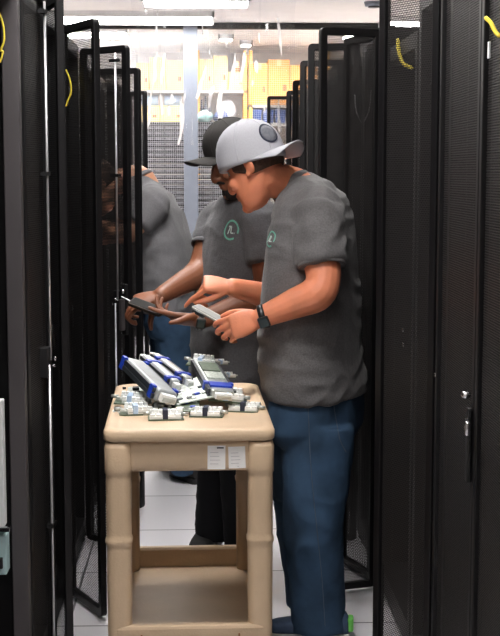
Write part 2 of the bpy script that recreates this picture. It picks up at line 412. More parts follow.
# ------------------------------------------------------------------ clear vinyl strips
def strip(px, w, Y, ztop, zbot, seed, label):
    rnd = random.Random(seed); c = P(px, 80, Y).x
    bm = bmesh.new(); nx, nz = 26, 90; g = []
    ph = rnd.random() * 6
    for j in range(nz + 1):
        t = j / nz; z = ztop + (zbot - ztop) * t; row = []
        for i in range(nx + 1):
            s = i / nx - 0.5
            pinch = 1 - 0.35 * math.sin(t * PI) * rnd_amp[seed % 4]
            x = c + s * w * pinch + 0.05 * math.sin(t * 3.1 + ph) * t + 0.02 * noise.noise(V((s * 2, t * 4, seed)))
            y = Y + 0.045 * math.sin(s * 9 + 2.6 * t + ph) * (0.3 + t) + 0.05 * noise.noise(V((s * 3.0 + seed, t * 5.0, 1.7))) + 0.022 * noise.noise(V((s * 7.0 + seed * 3, t * 9.0, 4.1)))
            row.append(bm.verts.new((x, y, z)))
        g.append(row)
    for j in range(nz):
        for i in range(nx): bm.faces.new((g[j][i], g[j][i + 1], g[j + 1][i + 1], g[j + 1][i]))
    o = finish('curtain_strip', bm, M_['vinyl'], None, True)
    return tag(o, label, 'curtain', 'clear vinyl strips hanging from the ceiling')
rnd_amp = (0.6, 1.0, 0.3, 0.8)
for px, w, zb, sd, lb in ((150, 0.30, 1.9, 1, 'clear vinyl curtain strip hanging left of the grey partition post'),
                      (172, 0.28, 1.8, 2, 'clear vinyl curtain strip hanging just left of the partition post, second from left'),
                      (216, 0.30, 2.0, 3, 'clear vinyl curtain strip hanging just right of the partition post'),
                      (243, 0.30, 2.0, 4, 'clear vinyl curtain strip hanging above the light grey cap'),
                      (278, 0.30, 1.9, 6, 'clear vinyl curtain strip in front of the orange cartons')):
    strip(px, w, 10.25 + 0.03 * (sd % 2), CEIL - 0.03, zb, sd, lb)
o = bmesh.new(); box2(o, (P(120, 0, 10.25).x, 10.2, CEIL - 0.03), (P(330, 0, 10.25).x, 10.34, CEIL))
tag(finish('curtain_rail', o, M_['alu'], None), 'grey ceiling rail that carries the clear vinyl strips', 'curtain rail')

# ------------------------------------------------------------------ racks
def leaf(root, hinge, free, z0=0.012, z1=2.10, rod=None, handle=None, inner=1, fw=0.027, th=0.023, m='rack', rodx=0.05):
    rx, ry = root.location.x, root.location.y
    d = V((free[0] - hinge[0], free[1] - hinge[1])); w = d.length
    bm = bmesh.new(); h = z1 - z0
    # frame as one rounded ring: outer rounded rectangle to inner rectangle
    def rr(inset, y, r):
        return [V((p.x, y, p.y)) for p in rrect(w / 2, h / 2, 0, w - 2 * inset, h - 2 * inset, r, 5)]
    skin_rings(bm, [rr(0, -th/2, 0.018), rr(0, th/2, 0.018), rr(fw, th/2, 0.004), rr(fw, -th/2, 0.004)], cap=False, close=True)
    o = finish('door', bm, M_[m], root, bevel=0.0025)
    o.location = (hinge[0] - rx, hinge[1] - ry, z0); o.rotation_euler = (0, 0, math.atan2(d.y, d.x))
    bm = bmesh.new(); vs = [bm.verts.new(p) for p in ((fw, 0, fw), (w - fw, 0, fw), (w - fw, 0, h - fw), (fw, 0, h - fw))]; bm.faces.new(vs)
    finish('mesh_panel', bm, M_['mesh'], o)
    for z in (0.25, h / 2, h - 0.25):
        bm = bmesh.new(); cyl(bm, (0, inner * -0.016, z - 0.04), (0, inner * -0.016, z + 0.04), 0.009, 10); finish('hinge', bm, M_['rack_in'], o, True)
    if rod:
        x = w - rodx; y = inner * (th / 2 + 0.012); zm = rod - z0
        bm = bmesh.new(); cyl(bm, (x, y, zm), (x, y, h - 0.03), 0.0042, 8)
        finish('locking_rod', bm, M_['rod'], o, True)
        bm = bmesh.new(); cyl(bm, (x - 0.014, y, 0.03), (x - 0.014, y, zm - 0.012), 0.0042, 8)
        finish('locking_rod', bm, M_['rod'], o, True)
        for z in (h - 0.06, h * 0.75, h * 0.25, 0.06):
            bm = bmesh.new(); box2(bm, (x - 0.03, min(y + inner * 0.006, inner * th / 2), z - 0.006), (x + 0.016, max(y + inner * 0.006, inner * th / 2), z + 0.006))
            finish('rod_bracket', bm, M_['rack_in'], o)
        bm = bmesh.new(); box2(bm, (x - 0.03, inner * th/2 - 0.012, zm - 0.05), (x + 0.02, inner * th/2 + 0.022, zm + 0.04)); finish('latch_box', bm, M_['rack_in'], o, bevel=0.003)
        bm = bmesh.new(); ellipsoid(bm, (x, y + inner*0.014, zm + 0.005), 0.006, 0.005, 0.008, None, 10, 6); ellipsoid(bm, (x - 0.016, y + inner*0.014, zm - 0.014), 0.005, 0.005, 0.006, None, 10, 6)
        finish('rod_end', bm, M_['chrome'], o, True)
    if handle:
        x = w - fw * 0.5; y = inner * (th / 2); zm = handle - z0
        bm = bmesh.new(); box2(bm, (x - 0.014, min(y, y + inner * 0.014), zm - 0.12), (x + 0.014, max(y, y + inner * 0.014), zm + 0.09)); hb = finish('handle', bm, M_['rack_in'], o, bevel=0.004)
        bm = bmesh.new(); box2(bm, (x - 0.009, min(y + inner * 0.014, y + inner * 0.036), zm - 0.10), (x + 0.009, max(y + inner * 0.014, y + inner * 0.036), zm + 0.03)); finish('swing_lever', bm, M_['rack_grey'], o, bevel=0.004)
        bm = bmesh.new(); cyl(bm, (x, y + inner * 0.012, zm + 0.06), (x, y + inner * 0.026, zm + 0.06), 0.010, 14)
        finish('lock_cylinder', bm, M_['chrome'], o, True)
    return o
def rack(side, xf, y0, y1, label, ztop=2.12, post='rack', depth=1.0, name='server_rack', channel=False):
    cy = (y0 + y1) / 2; w = (y1 - y0) / 2 - 0.002
    t = empty(name, (xf, cy, 0), 0, label, 'server rack', 'black server racks along the aisle')
    s = side; T = 0.045
    for x in (0, -1):
        for y in (-1, 1):
            bm = bmesh.new(); xx = [s * 0.0, s * T] if x == 0 else [s * (depth - T), s * depth]
            yy = [-w, -w + T] if y < 0 else [w - T, w]
            box2(bm, (min(xx), yy[0], 0.03), (max(xx), yy[1], ztop)); finish('post', bm, M_[post], t, bevel=0.003)
    def pan(nm, a, b, m): 
        bm = bmesh.new(); box2(bm, (min(a[0], b[0]), a[1], a[2]), (max(a[0], b[0]), b[1], b[2])); finish(nm, bm, M_[m], t)
    pan('top_panel', (s * 0.0, -w + T, ztop - 0.05), (s * depth, w - T, ztop), 'rack')
    pan('base', (s * 0.0, -w + T, 0.03), (s * depth, w - T, 0.11), 'rack')
    pan('side_panel', (s * T, -w + 0.004, 0.1), (s * (depth - T), -w + 0.012, ztop - 0.05), 'rack')
    pan('side_panel', (s * T, w - 0.012, 0.1), (s * (depth - T), w - 0.004, ztop - 0.05), 'rack')
    pan('rear_panel', (s * (depth - 0.02), -w + T, 0.11), (s * (depth - 0.005), w - T, ztop - 0.05), 'rack_in')
    for y in (-1, 1):
        for x in (0.2,):
            bm = bmesh.new(); box2(bm, (min(s * x, s * (x + 0.03)), (w - 0.085 if y > 0 else -w + 0.055), 0.11), (max(s * x, s * (x + 0.03)), (w - 0.055 if y > 0 else -w + 0.085), ztop - 0.05)); finish('mounting_rail', bm, M_['rack_grey'], t)
    for y in (-w + T/2, w - T/2):
        for x in (s * T/2, s * (depth - T/2)):
            bm = bmesh.new(); cyl(bm, (x, y, 0), (x, y, 0.035), 0.018, 10); finish('foot', bm, M_['rack_in'], t)
    if channel:
        bm = bmesh.new(); yc = channel
        box2(bm, (min(s*0.06, s*0.07), yc - 0.07, 0.12), (max(s*0.06, s*0.07), yc + 0.07, ztop - 0.1))
        finish('cable_panel', bm, M_['rack_grey'], t)
        bm = bmesh.new()
        for k in range(7):
            z = 0.35 + k * 0.24
            box2(bm, (min(s*0.055, s*0.062), yc - 0.028, z), (max(s*0.055, s*0.062), yc + 0.018, z + 0.13))
        finish('cable_slot', bm, M_['rack_in'], t)
    return t
LX, RX = -0.52, 0.66
# left row
rl1 = rack(-1, LX + 0.025, 2.96, 3.56, 'nearest left rack with brownish grey post at the left photo edge', post='rack_grey')
rl2 = rack(-1, LX, 3.57, 4.15, 'second left rack whose open door carries the long white rod')
leaf(rl2, (LX + 0.012, 3.60), (-0.472, 3.87), inner=-1, rod=1.03, rodx=0.07)
leaf(rl2, (LX + 0.012, 4.12), (-0.418, 3.84), inner=-1)
rl3 = rack(-1, LX, 4.17, 4.76, 'third left rack, its perforated door with rounded top corner standing open beside the cart')
leaf(rl3, (LX + 0.012, 4.73), (-0.362, 4.45), inner=-1)
rl4 = rack(-1, LX, 4.80, 5.48, 'left rack with the black swing handle door just left of the phone', ztop=2.10)
leaf(rl4, (LX + 0.012, 5.45), (-0.305, 5.27), z1=2.09, rod=1.06, handle=1.04, inner=-1)
rl5 = rack(-1, LX, 5.52, 6.10, 'left rack with the narrow black door that hides the bent man\'s head', ztop=2.06)
leaf(rl5, (LX + 0.012, 6.07), (-0.292, 5.95), z1=2.055, inner=-1)
rl6 = rack(-1, LX, 6.14, 6.9, 'left rack the third man reaches into', ztop=2.06)
rl7 = rack(-1, LX, 6.94, 8.0, 'wide black rack left of the aisle beyond the third man')
rl8 = rack(-1, LX, 8.04, 8.84, 'farthest left rack, its open door showing a thin rod behind the third man')
leaf(rl8, (LX + 0.012, 8.81), (-0.385, 8.62), rod=1.0, inner=-1, z1=2.12)
# right row
ra = rack(1, RX, 2.44, 3.515, 'nearest right rack with closed doors and chrome handle')
leaf(ra, (RX - 0.016, 2.455), (RX - 0.016, 2.977), inner=1)
leaf(ra, (RX - 0.016, 3.50), (RX - 0.016, 2.983), inner=-1)
rb = rack(1, RX, 3.525, 4.02, 'second right rack with its near door swung open into the aisle')
leaf(rb, (RX - 0.016, 3.545), (0.512, 3.77), inner=1, z1=2.16)
rc = rack(1, RX, 4.04, 4.79, 'right rack just beyond the nearest open door, with grey cable panel and yellow cable', ztop=2.02, channel=0.0)
leaf(rc, (RX - 0.016, 4.77), (0.414, 4.70), z1=2.10, inner=1)
rd = rack(1, RX, 4.81, 5.41, 'right rack behind the man in the grey cap, half hidden by doors')
leaf(rd, (RX - 0.016, 4.84), (0.552, 5.09), inner=1)
leaf(rd, (RX - 0.016, 5.39), (0.428, 5.40), inner=1, z1=2.11)
re_ = rack(1, RX, 5.43, 6.05, 'right rack behind the third open door')
leaf(re_, (RX - 0.016, 6.03), (0.448, 6.10), inner=1)
rf = rack(1, RX, 6.07, 7.3, 'wide right rack with the fourth open door')
leaf(rf, (RX - 0.016, 7.28), (0.503, 7.38), inner=1)
rg = rack(1, RX, 7.32, 8.25, 'second farthest right rack')
leaf(rg, (RX - 0.016, 8.23), (0.525, 8.30), inner=1)
rh = rack(1, RX, 8.27, 8.9, 'farthest right rack with a thin framed door opened across the aisle')
leaf(rh, (RX - 0.016, 8.88), (0.425, 8.86), inner=1, fw=0.022)

# chrome T handle on the nearest right door
def t_handle(root, p, label_mat='chrome'):
    rx, ry = root.location.x, root.location.y
    q = V((p.x - rx, p.y - ry, p.z))
    bm = bmesh.new(); box2(bm, (q.x - 0.008, q.y - 0.014, q.z - 0.15), (q.x + 0.004, q.y + 0.014, q.z + 0.03)); h = finish('handle', bm, M_['rack_in'], root, bevel=0.004)
    bm = bmesh.new(); cyl(bm, (q.x - 0.005, q.y, q.z), (q.x - 0.02, q.y - 0.075, q.z - 0.002), 0.006, 12); finish('handle_stem', bm, M_['chrome'], h, True)
    bm = bmesh.new(); tube(bm, [(q.x - 0.021, q.y - 0.078, q.z + 0.006), (q.x - 0.021, q.y - 0.078, q.z - 0.016)], 0.0075, 12); finish('handle_grip', bm, M_['chrome'], h, True)
    bm = bmesh.new(); ellipsoid(bm, (q.x - 0.012, q.y - 0.005, q.z + 0.062), 0.012, 0.016, 0.010, None, 14, 8); finish('lock_button', bm, M_['chrome'], root, True)
t_handle(ra, V((RX - 0.033, 2.998, P(478, 420, 2.998).z)))
for px, py, rk in ((443, 375, ra), (410, 345, rc), (409.5, 330, rc)):
    Y = 0.645 * 1290 / (px - 205); p = P(px, py, Y)
    bm = bmesh.new(); ellipsoid(bm, (p.x - rk.location.x - 0.02, p.y - rk.location.y, p.z), 0.006, 0.006, 0.008, None, 10, 6); finish('latch_stud', bm, M_['chrome'], rk, True)

# ------------------------------------------------------------------ servers inside the racks
def server_proto(label, group):
    t = empty('rack_server', (0, 0, 0), 0, label, 'server', group)
    bm = bmesh.new(); box2(bm, (-0.66, -0.215, 0), (0, 0.215, 0.086)); finish('chassis', bm, M_['server'], t, bevel=0.002)
    for y in (-0.165, -0.075):
        bm = bmesh.new(); box2(bm, (-0.1, y - 0.04, 0.006), (0.004, y + 0.04, 0.044)); p = finish('power_supply', bm, M_['server_grey'], t, bevel=0.002)
        bm = bmesh.new(); tube(bm, [(0.004, y - 0.025, 0.03), (0.022, y - 0.02, 0.03), (0.022, y + 0.02, 0.03), (0.004, y + 0.025, 0.03)], 0.003, 8); finish('pull_handle', bm, M_['rack_in'], p)
    bm = bmesh.new(); box2(bm, (-0.02, 0.0, 0.01), (0.002, 0.2, 0.035)); finish('port_strip', bm, M_['server_grey'], t)
    bm = bmesh.new(); box2(bm, (-0.02, -0.2, 0.052), (0.0015, 0.2, 0.078)); finish('vent_grille', bm, M_['rack_in'], t)
    return t
first = None
for rk, s, zs, lb in ((rl1, -1, (1.0, 1.25, 1.5, 1.75), 'dark server in the nearest left rack'),
                  (rl2, -1, (0.5, 0.9, 1.3, 1.5, 1.8), 'dark server behind the left door with the white rod'),
                  (rl3, -1, (0.4, 0.9, 1.3, 1.6, 1.8), 'dark server in the rack behind the open left door beside the cart'),
                  (rc, 1, (0.5, 0.8, 1.2, 1.5), 'dark server in the right rack with the grey cable panel'),
                  (rd, 1, (0.5, 0.9, 1.3, 1.6, 1.8), 'dark server in the right rack behind the capped man')):
    for z in zs:
        if first is None: first = o = server_proto(lb, lb + 's')
        else: o = copy_tree(first)
        o['label'] = lb; o['group'] = lb.replace('dark server', 'dark servers')
        o.location = (rk.location.x + s * 0.2, rk.location.y, z); o.rotation_euler = (0, 0, 0 if s < 0 else PI)

# yellow patch cables
def cable(pts, label, r=0.0035, m='yellow'):
    bm = bmesh.new(); tube(bm, pts, r, 8, smooth=6); o = finish('patch_cable', bm, M_[m], None, True)
    return tag(o, label, 'cable', 'yellow patch cables in the racks')
cable([P(-2, 10, 3.50), P(3, 25, 3.50), P(4, 40, 3.50), P(1, 50, 3.50), P(3, 52, 3.5), P(0, 62, 3.5)], 'yellow cable in the nearest left rack at the top left photo corner', 0.003)
cable([P(66, 70, 4.62), P(70, 80, 4.62), P(71, 92, 4.62), P(68, 100, 4.62), P(66, 106, 4.62)], 'yellow cable loop behind the perforated left door beside the cart', 0.003)
cable([P(398, 40, 4.38), P(399, 52, 4.36), P(403, 63, 4.34), P(412, 68, 4.32)], 'yellow cable bent down over the grey cable panel in the right rack', 0.0065)
cable([P(486, 18, 2.87), P(491, 23, 2.86), P(495, 31, 2.85), P(499, 36, 2.84)], 'yellow cable at the top right photo corner', 0.005)
bm = bmesh.new(); a = P(489, 50, 2.862); box(bm, a, (0.004, 0.012, 0.036)); tag(finish('asset_tag', bm, M_['label_white'], None), 'small white tag on the nearest right rack door under the yellow cable', 'tag')
def thin_cable(pts, label, r=0.002):
    bm = bmesh.new(); tube(bm, pts, r, 6, smooth=6); o = finish('thin_cable', bm, M_['rod'], None, True); tag(o, label, 'cable', 'thin grey cables in the right racks')
thin_cable([P(355, 95, 5.0), P(356, 110, 5.0), P(362, 122, 5.0), P(369, 110, 5.0), P(371, 90, 5.0)], 'thin grey cable loop behind the perforated door right of the capped man')

# pale equipment at the lower left edge
a, b = P(0.5, 400, 3.46), P(5.5, 526, 3.46)
t = empty('power_strip', (a.x, 3.46, 0), 0, 'light grey vertical power strip in the nearest left rack at the lower left edge', 'power strip')
def wp(o, root): o.parent = root; o.matrix_parent_inverse = Matrix.Translation(-root.location); return o
bm = bmesh.new(); box2(bm, (a.x - 0.03, 3.45, b.z), (b.x, 3.49, a.z)); wp(finish('body', bm, M_['label_white'], None, bevel=0.003), t)
bm = bmesh.new(); c = P(8, 528, 3.46); box2(bm, (c.x - 0.03, 3.44, c.z - 0.006), (c.x + 0.008, 3.46, c.z + 0.006)); wp(finish('latch', bm, M_['chrome'], None, bevel=0.002), t)
a, b = P(0, 531, 3.46), P(7.5, 574, 3.46)
t = empty('breaker_box', (a.x, 3.46, 0), 0, 'pale cyan breaker box under the light grey power strip', 'breaker box')
bm = bmesh.new(); box2(bm, (a.x - 0.05, 3.45, b.z), (b.x, 3.51, a.z - 0.012)); wp(finish('body', bm, M_['cyan'], None, bevel=0.004), t)
bm = bmesh.new(); box2(bm, (a.x - 0.01, 3.44, b.z + 0.02), (a.x + 0.008, 3.452, b.z + 0.05)); wp(finish('switch', bm, M_['rack_in'], None, bevel=0.002), t)

# ------------------------------------------------------------------ store room behind the partition
YS = 13.0
row = None
def bank(px0, px1, lb):
    global row
    x0, x1 = P(px0, 170, YS).x, P(px1, 170, YS).x; cx = (x0 + x1) / 2; w = x1 - x0
    t = empty('storage_rack', (cx, YS, 0), 0, lb[0], 'rack', 'grey storage racks behind the partition')
    for sx in (-1, 1):
        for y in (0.02, 0.6):
            bm = bmesh.new(); box2(bm, (sx * (w/2) - 0.014, y, 0), (sx * (w/2) + 0.014, y + 0.03, 2.09)); finish('post', bm, M_['alu_dark'], t)
    bm = bmesh.new(); box2(bm, (-w/2 + 0.014, 0.02, 2.06), (w/2 - 0.014, 0.63, 2.09)); finish('top_panel', bm, M_['alu_dark'], t)
    bm = bmesh.new(); box2(bm, (-w/2 + 0.014, 0.02, 0.05), (w/2 - 0.014, 0.63, 1.05)); finish('lower_panel', bm, M_['alu_dark'], t)
    iw = w - 0.034
    first = None
    for k in range(18):
        z = 1.09 + k * 0.0535
        if first is None:
            first = o = empty('storage_server', (0, 0, 0), 0, lb[1], 'server', lb[2])
            bm = bmesh.new(); box2(bm, (-iw/2, 0.06, 0), (iw/2, 0.6, 0.046)); finish('chassis', bm, M_['caddy_dark'], o)
            for q in range(4):
                bm = bmesh.new(); xx = -iw/2 + iw * (q + 0.5) / 4; cw = iw / 4 - 0.012
                box2(bm, (xx - cw/2, 0.04, 0.018), (xx + cw/2, 0.075, 0.042)); cd = finish('drive_caddy', bm, M_['caddy'], o, bevel=0.002)
                bm = bmesh.new(); box2(bm, (xx - cw/2 + 0.008, 0.036, 0.025), (xx + cw/2 - 0.03, 0.041, 0.035)); finish('caddy_lever', bm, M_['server_grey'], cd)
        else: o = copy_tree(first)
        o.location = (cx, YS, z)
bank(142, 187.5, ('grey storage rack behind the partition, left of the post', 'flat grey drive server stacked behind the partition left of the post', 'drive servers left of the post'))
bank(190.5, 236, ('grey storage rack behind the partition, right of the post', 'flat grey drive server stacked behind the partition right of the post', 'drive servers right of the post'))

YW = 14.6
def zy(y, Y=YW): return P(220, y, Y).z
def storage_shelf(px0, px1, decks, label, pm='shelf'):
    x0, x1 = P(px0, 100, YW).x, P(px1, 100, YW).x
    t = empty('storage_shelf', ((x0 + x1) / 2, YW + 0.3, 0), 0, label, 'shelf', 'storage shelves behind the partition'); w = (x1 - x0) / 2
    for sx in (-1, 1):
        for sy in (-0.28, 0.28):
            bm = bmesh.new(); box2(bm, (sx * (w - 0.02) - 0.02, sy - 0.02, 0), (sx * (w - 0.02) + 0.02, sy + 0.02, 2.94)); finish('post', bm, M_[pm], t)
    for z in decks:
        bm = bmesh.new(); box2(bm, (-w, -0.3, z - 0.03), (w, 0.3, z)); finish('shelf_board', bm, M_['shelf'], t)
storage_shelf(132, 194, (0.9, 2.14, 2.50), 'steel shelf with pale yellow cartons behind the partition, left of the post')
storage_shelf(196, 247, (0.9, 2.14, 2.50), 'steel shelf with yellow cartons and shrink wrapped packs right of the post', 'orange_steel')
storage_shelf(249, 330, (0.9, 2.14, 2.34), 'steel shelf with large orange cartons behind the right rack doors', 'orange_steel')
def carton(px0, px1, z0, h, m, label, group, dy=0.0, d=0.4, name='cardboard_box'):
    x0, x1 = P(px0, 90, YW).x, P(px1, 90, YW).x
    t = empty(name, ((x0 + x1) / 2, YW + 0.03 + dy + d / 2, z0 + 0.001), 0, label, 'box', group); w = x1 - x0 - 0.006
    bm = bmesh.new(); box2(bm, (-w/2, -d/2, 0), (w/2, d/2, h)); finish('carton_body', bm, M_[m], t, bevel=0.004)
    bm = bmesh.new(); box2(bm, (-0.025, -d/2 - 0.0012, h - 0.07), (0.025, -d/2 + 0.01, h + 0.0012)); box2(bm, (-0.025, -d/2, h - 0.002), (0.025, d/2, h + 0.0012)); finish('tape', bm, M_['tape'], t)
    bm = bmesh.new(); box2(bm, (w * 0.18, -d/2 - 0.001, h * 0.3), (w * 0.36, -d/2 + 0.004, h * 0.45)); finish('carton_print', bm, M_['carton_b'], t)
    return t
g1 = 'pale yellow cartons on the upper shelf left of the post'
carton(136, 149, 2.50, 0.30, 'carton_y', 'pale yellow carton on the upper shelf, leftmost one beside the rack door', g1)
carton(149, 166, 2.50, 0.36, 'carton_y', 'pale yellow carton in the middle of the upper shelf left of the post', g1)
carton(166, 184, 2.50, 0.33, 'carton_y', 'pale yellow carton on the upper shelf touching the grey post', g1)
g2 = 'low yellow cartons on the lower shelf left of the post'
carton(136, 160, 2.14, 0.19, 'carton_y', 'low yellow carton under the pale blue roll, left one', g2)
carton(160, 184, 2.14, 0.19, 'carton_y', 'low yellow carton under the pale blue roll, right one by the post', g2)
for k, (p0, p1) in enumerate(((138, 160), (161, 184))):
    x0, x1 = P(p0, 98, YW).x, P(p1, 98, YW).x
    bm = bmesh.new(); tube(bm, [(x0 + 0.03, YW + 0.2, 2.14 + 0.19 + 0.062), (x1 - 0.03, YW + 0.2, 2.14 + 0.19 + 0.062)], 0.06, 16, round_ends=False)
    tag(finish('wrap_roll', bm, M_['pale_blue'], None, True), ('pale blue wrap roll lying on cartons at left', 'pale blue wrap roll lying on cartons next to the grey post')[k], 'roll', 'pale blue rolls')
g3 = 'yellow cartons on the upper shelf right of the post'
carton(199, 213, 2.50, 0.34, 'carton_y', 'yellow carton on the upper shelf just right of the grey post', g3)
carton(213, 228, 2.50, 0.38, 'carton_y', 'tall yellow carton on the upper shelf, second right of the post', g3)
carton(228, 245, 2.50, 0.20, 'carton_y', 'yellow carton with a small brown box on it', g3)
carton(233, 240, 2.70, 0.12, 'carton_b', 'small brown box on top of a yellow carton', 'small brown boxes', d=0.2)
g4 = 'large orange cartons right of the post'
carton(251, 268, 2.34, 0.46, 'carton_o', 'large orange carton above the blue bins, left one', g4)
carton(268, 290, 2.34, 0.50, 'carton_o', 'large orange carton above the blue bins, middle one', g4)
carton(290, 318, 2.34, 0.44, 'carton_o', 'large orange carton partly hidden by the right rack doors', g4)
for k, (p0, p1) in enumerate(((251, 262), (263, 274), (275, 286), (287, 298))):
    x0, x1 = P(p0, 106, YW).x, P(p1, 106, YW).x
    bm = bmesh.new(); rs = []
    cx, w = (x0 + x1) / 2, (x1 - x0)
    for z, q in ((0, 0.86), (0.14, 1.0), (0.15, 1.0), (0.15, 0.9), (0.02, 0.76)):
        rs.append([V((cx + p.x, YW + 0.2 + p.y, 2.141 + z)) for p in rrect(0, 0, 0, w * q, 0.32 * q, 0.012)])
    skin_rings(bm, rs)
    tag(finish('storage_bin', bm, M_['blue'], None), ('blue bin under the orange cartons, leftmost next to the orange post', 'blue bin under the orange cartons, second from the left', 'blue bin under the orange cartons, third from the left', 'blue bin under the orange cartons, rightmost by the rack doors')[k], 'bin', 'blue bins')
for k, px in enumerate((201.5, 205.5, 209.5)):
    c = P(px, 100, YW); bm = bmesh.new(); h = (0.26, 0.30, 0.24)[k]
    tube(bm, [(c.x, YW + 0.12, 2.141), (c.x, YW + 0.12, 2.141 + h * 0.6), (c.x, YW + 0.12, 2.141 + h * 0.75), (c.x, YW + 0.12, 2.141 + h)], [0.024, 0.024, 0.011, 0.011], 14, round_ends=False)
    tag(finish('bottle', bm, M_['dark_blue'], None, True), ('dark bottle nearest to the grey post', 'tall dark bottle in the middle of three', 'short dark bottle beside the shrink wrapped pack')[k], 'bottle', 'dark bottles on the shelf')
def bundle(px, py, rx, ry, m, label, seed, name='wrapped_bundle'):
    c = P(px, py, YW); s = YW / 1290; hx, hz = rx * s, ry * s
    bm = bmesh.new(); ellipsoid(bm, (c.x, YW + 0.2, c.z), hx, 0.16, hz, None, 28, 18)
    for v in bm.verts:
        n = noise.noise(v.co * 9 + V((seed, 0, 0))); v.co += V((n * 0.03, n * 0.03, n * 0.025)); v.co.z = max(v.co.z, 2.142)
    tag(finish(name, bm, M_[m], None, True), label, 'wrapped pack', 'wrapped packs on the shelf right of the post')
bundle(227, 109, 11, 10, 'wrap', 'white shrink wrapped pack on the shelf above the light grey cap', 3)
# low shelf contents in front of the drive racks' top
def bag(px, py, rx, ry, rz, m, label, seed):
    c = P(px, py, 13.3); s = 13.3 / 1290
    bm = bmesh.new(); ellipsoid(bm, (c.x, 13.3, 2.091 + ry * s), rx * s, 0.12, ry * s, None, 24, 14)
    for v in bm.verts:
        n = noise.noise(v.co * 11 + V((seed, 0, 0))); v.co += V((n * 0.03, n * 0.03, n * 0.02)); v.co.z = max(v.co.z, 2.091)
    tag(finish('plastic_bag', bm, M_[m], None, True), label, 'bag', 'bags on top of the drive racks')
bag(205, 117, 8, 6, 0, 'aqua', 'pale aqua bag on top of the drive rack right of the post', 5)
bag(221, 117, 7, 6, 0, 'blue', 'blue bag on top of the drive rack beside the black cap', 8)
# ------------------------------------------------------------------ tan utility cart
CZ = 0.845
fl, fr = P(103, 434, 3.66), P(275.5, 434, 3.66)
CW = fr.x - fl.x; CL = 0.84
crot = R(1.2)
cc = V(((fl.x + fr.x) / 2 - math.sin(crot) * CL / 2, 3.66 + CL / 2, 0))
cart = empty('utility_cart', cc, crot, 'tan plastic two-shelf utility cart heaped with server modules', 'cart')
CM = Matrix.Translation(cc) @ Matrix.Rotation(crot, 4, 'Z')
rings = []
for z, ins, r in ((CZ - 0.037, 0.012, 0.03), (CZ - 0.034, 0.003, 0.033), (CZ - 0.029, 0.0, 0.034), (CZ - 0.008, 0.0, 0.034), (CZ - 0.002, 0.003, 0.058), (CZ, 0.010, 0.054), (CZ, 0.026, 0.045), (CZ - 0.006, 0.034, 0.04), (CZ - 0.008, 0.05, 0.035)):
    rings.append(rrect(0, 0, z, CW - 2 * ins, CL - 2 * ins, r, 7))
bm = bmesh.new(); skin_rings(bm, rings); finish('top_tray', bm, M_['tan'], cart, True).data.polygons[-1].use_smooth = False
TZ = CZ - 0.008
# apron between the legs (front and back), side rails
for y, nm in ((-CL/2 + 0.03, 'apron'), (CL/2 - 0.03, 'apron')):
    bm = bmesh.new(); rs = []
    for dy, ins in ((-0.012, 0.012), (-0.006, 0.003), (0.0, 0.0), (0.015, 0.0)):
        rs.append([V((p.x, y + dy * (1 if y < 0 else -1), p.y)) for p in rrect(0, CZ - 0.079, 0, CW - 0.13 - 2 * ins, 0.096 - 2 * ins, 0.02, 5)])
    skin_rings(bm, rs); finish('apron', bm, M_['tan'], cart, True)
for sx in (-1, 1):
    bm = bmesh.new(); box2(bm, (sx * (CW/2 - 0.035) - 0.012, -CL/2 + 0.07, CZ - 0.12), (sx * (CW/2 - 0.035) + 0.012, CL/2 - 0.07, CZ - 0.045)); finish('side_rail', bm, M_['tan'], cart, bevel=0.006)
# legs
for sx in (-1, 1):
    for sy in (-1, 1):
        lx, ly = sx * (CW/2 - 0.0415), sy * (CL/2 - 0.045)
        bm = bmesh.new(); rs = []
        for z, w, d in ((0.13, 0.070, 0.074), (0.14, 0.0702, 0.0742), (0.485, 0.0735, 0.078), (0.50, 0.0735, 0.078), (0.508, 0.080, 0.084), (0.516, 0.080, 0.084), (0.522, 0.0735, 0.078), (0.535, 0.0735, 0.078), (0.70, 0.0735, 0.078), (0.71, 0.0735, 0.078), (0.716, 0.079, 0.084), (0.73, 0.079, 0.084), (0.79, 0.080, 0.086), (CZ - 0.04, 0.072, 0.078)):
            rs.append(rrect(lx, ly, z, w, d, 0.026, 6))
        skin_rings(bm, rs); finish('leg', bm, M_['tan'], cart, True)
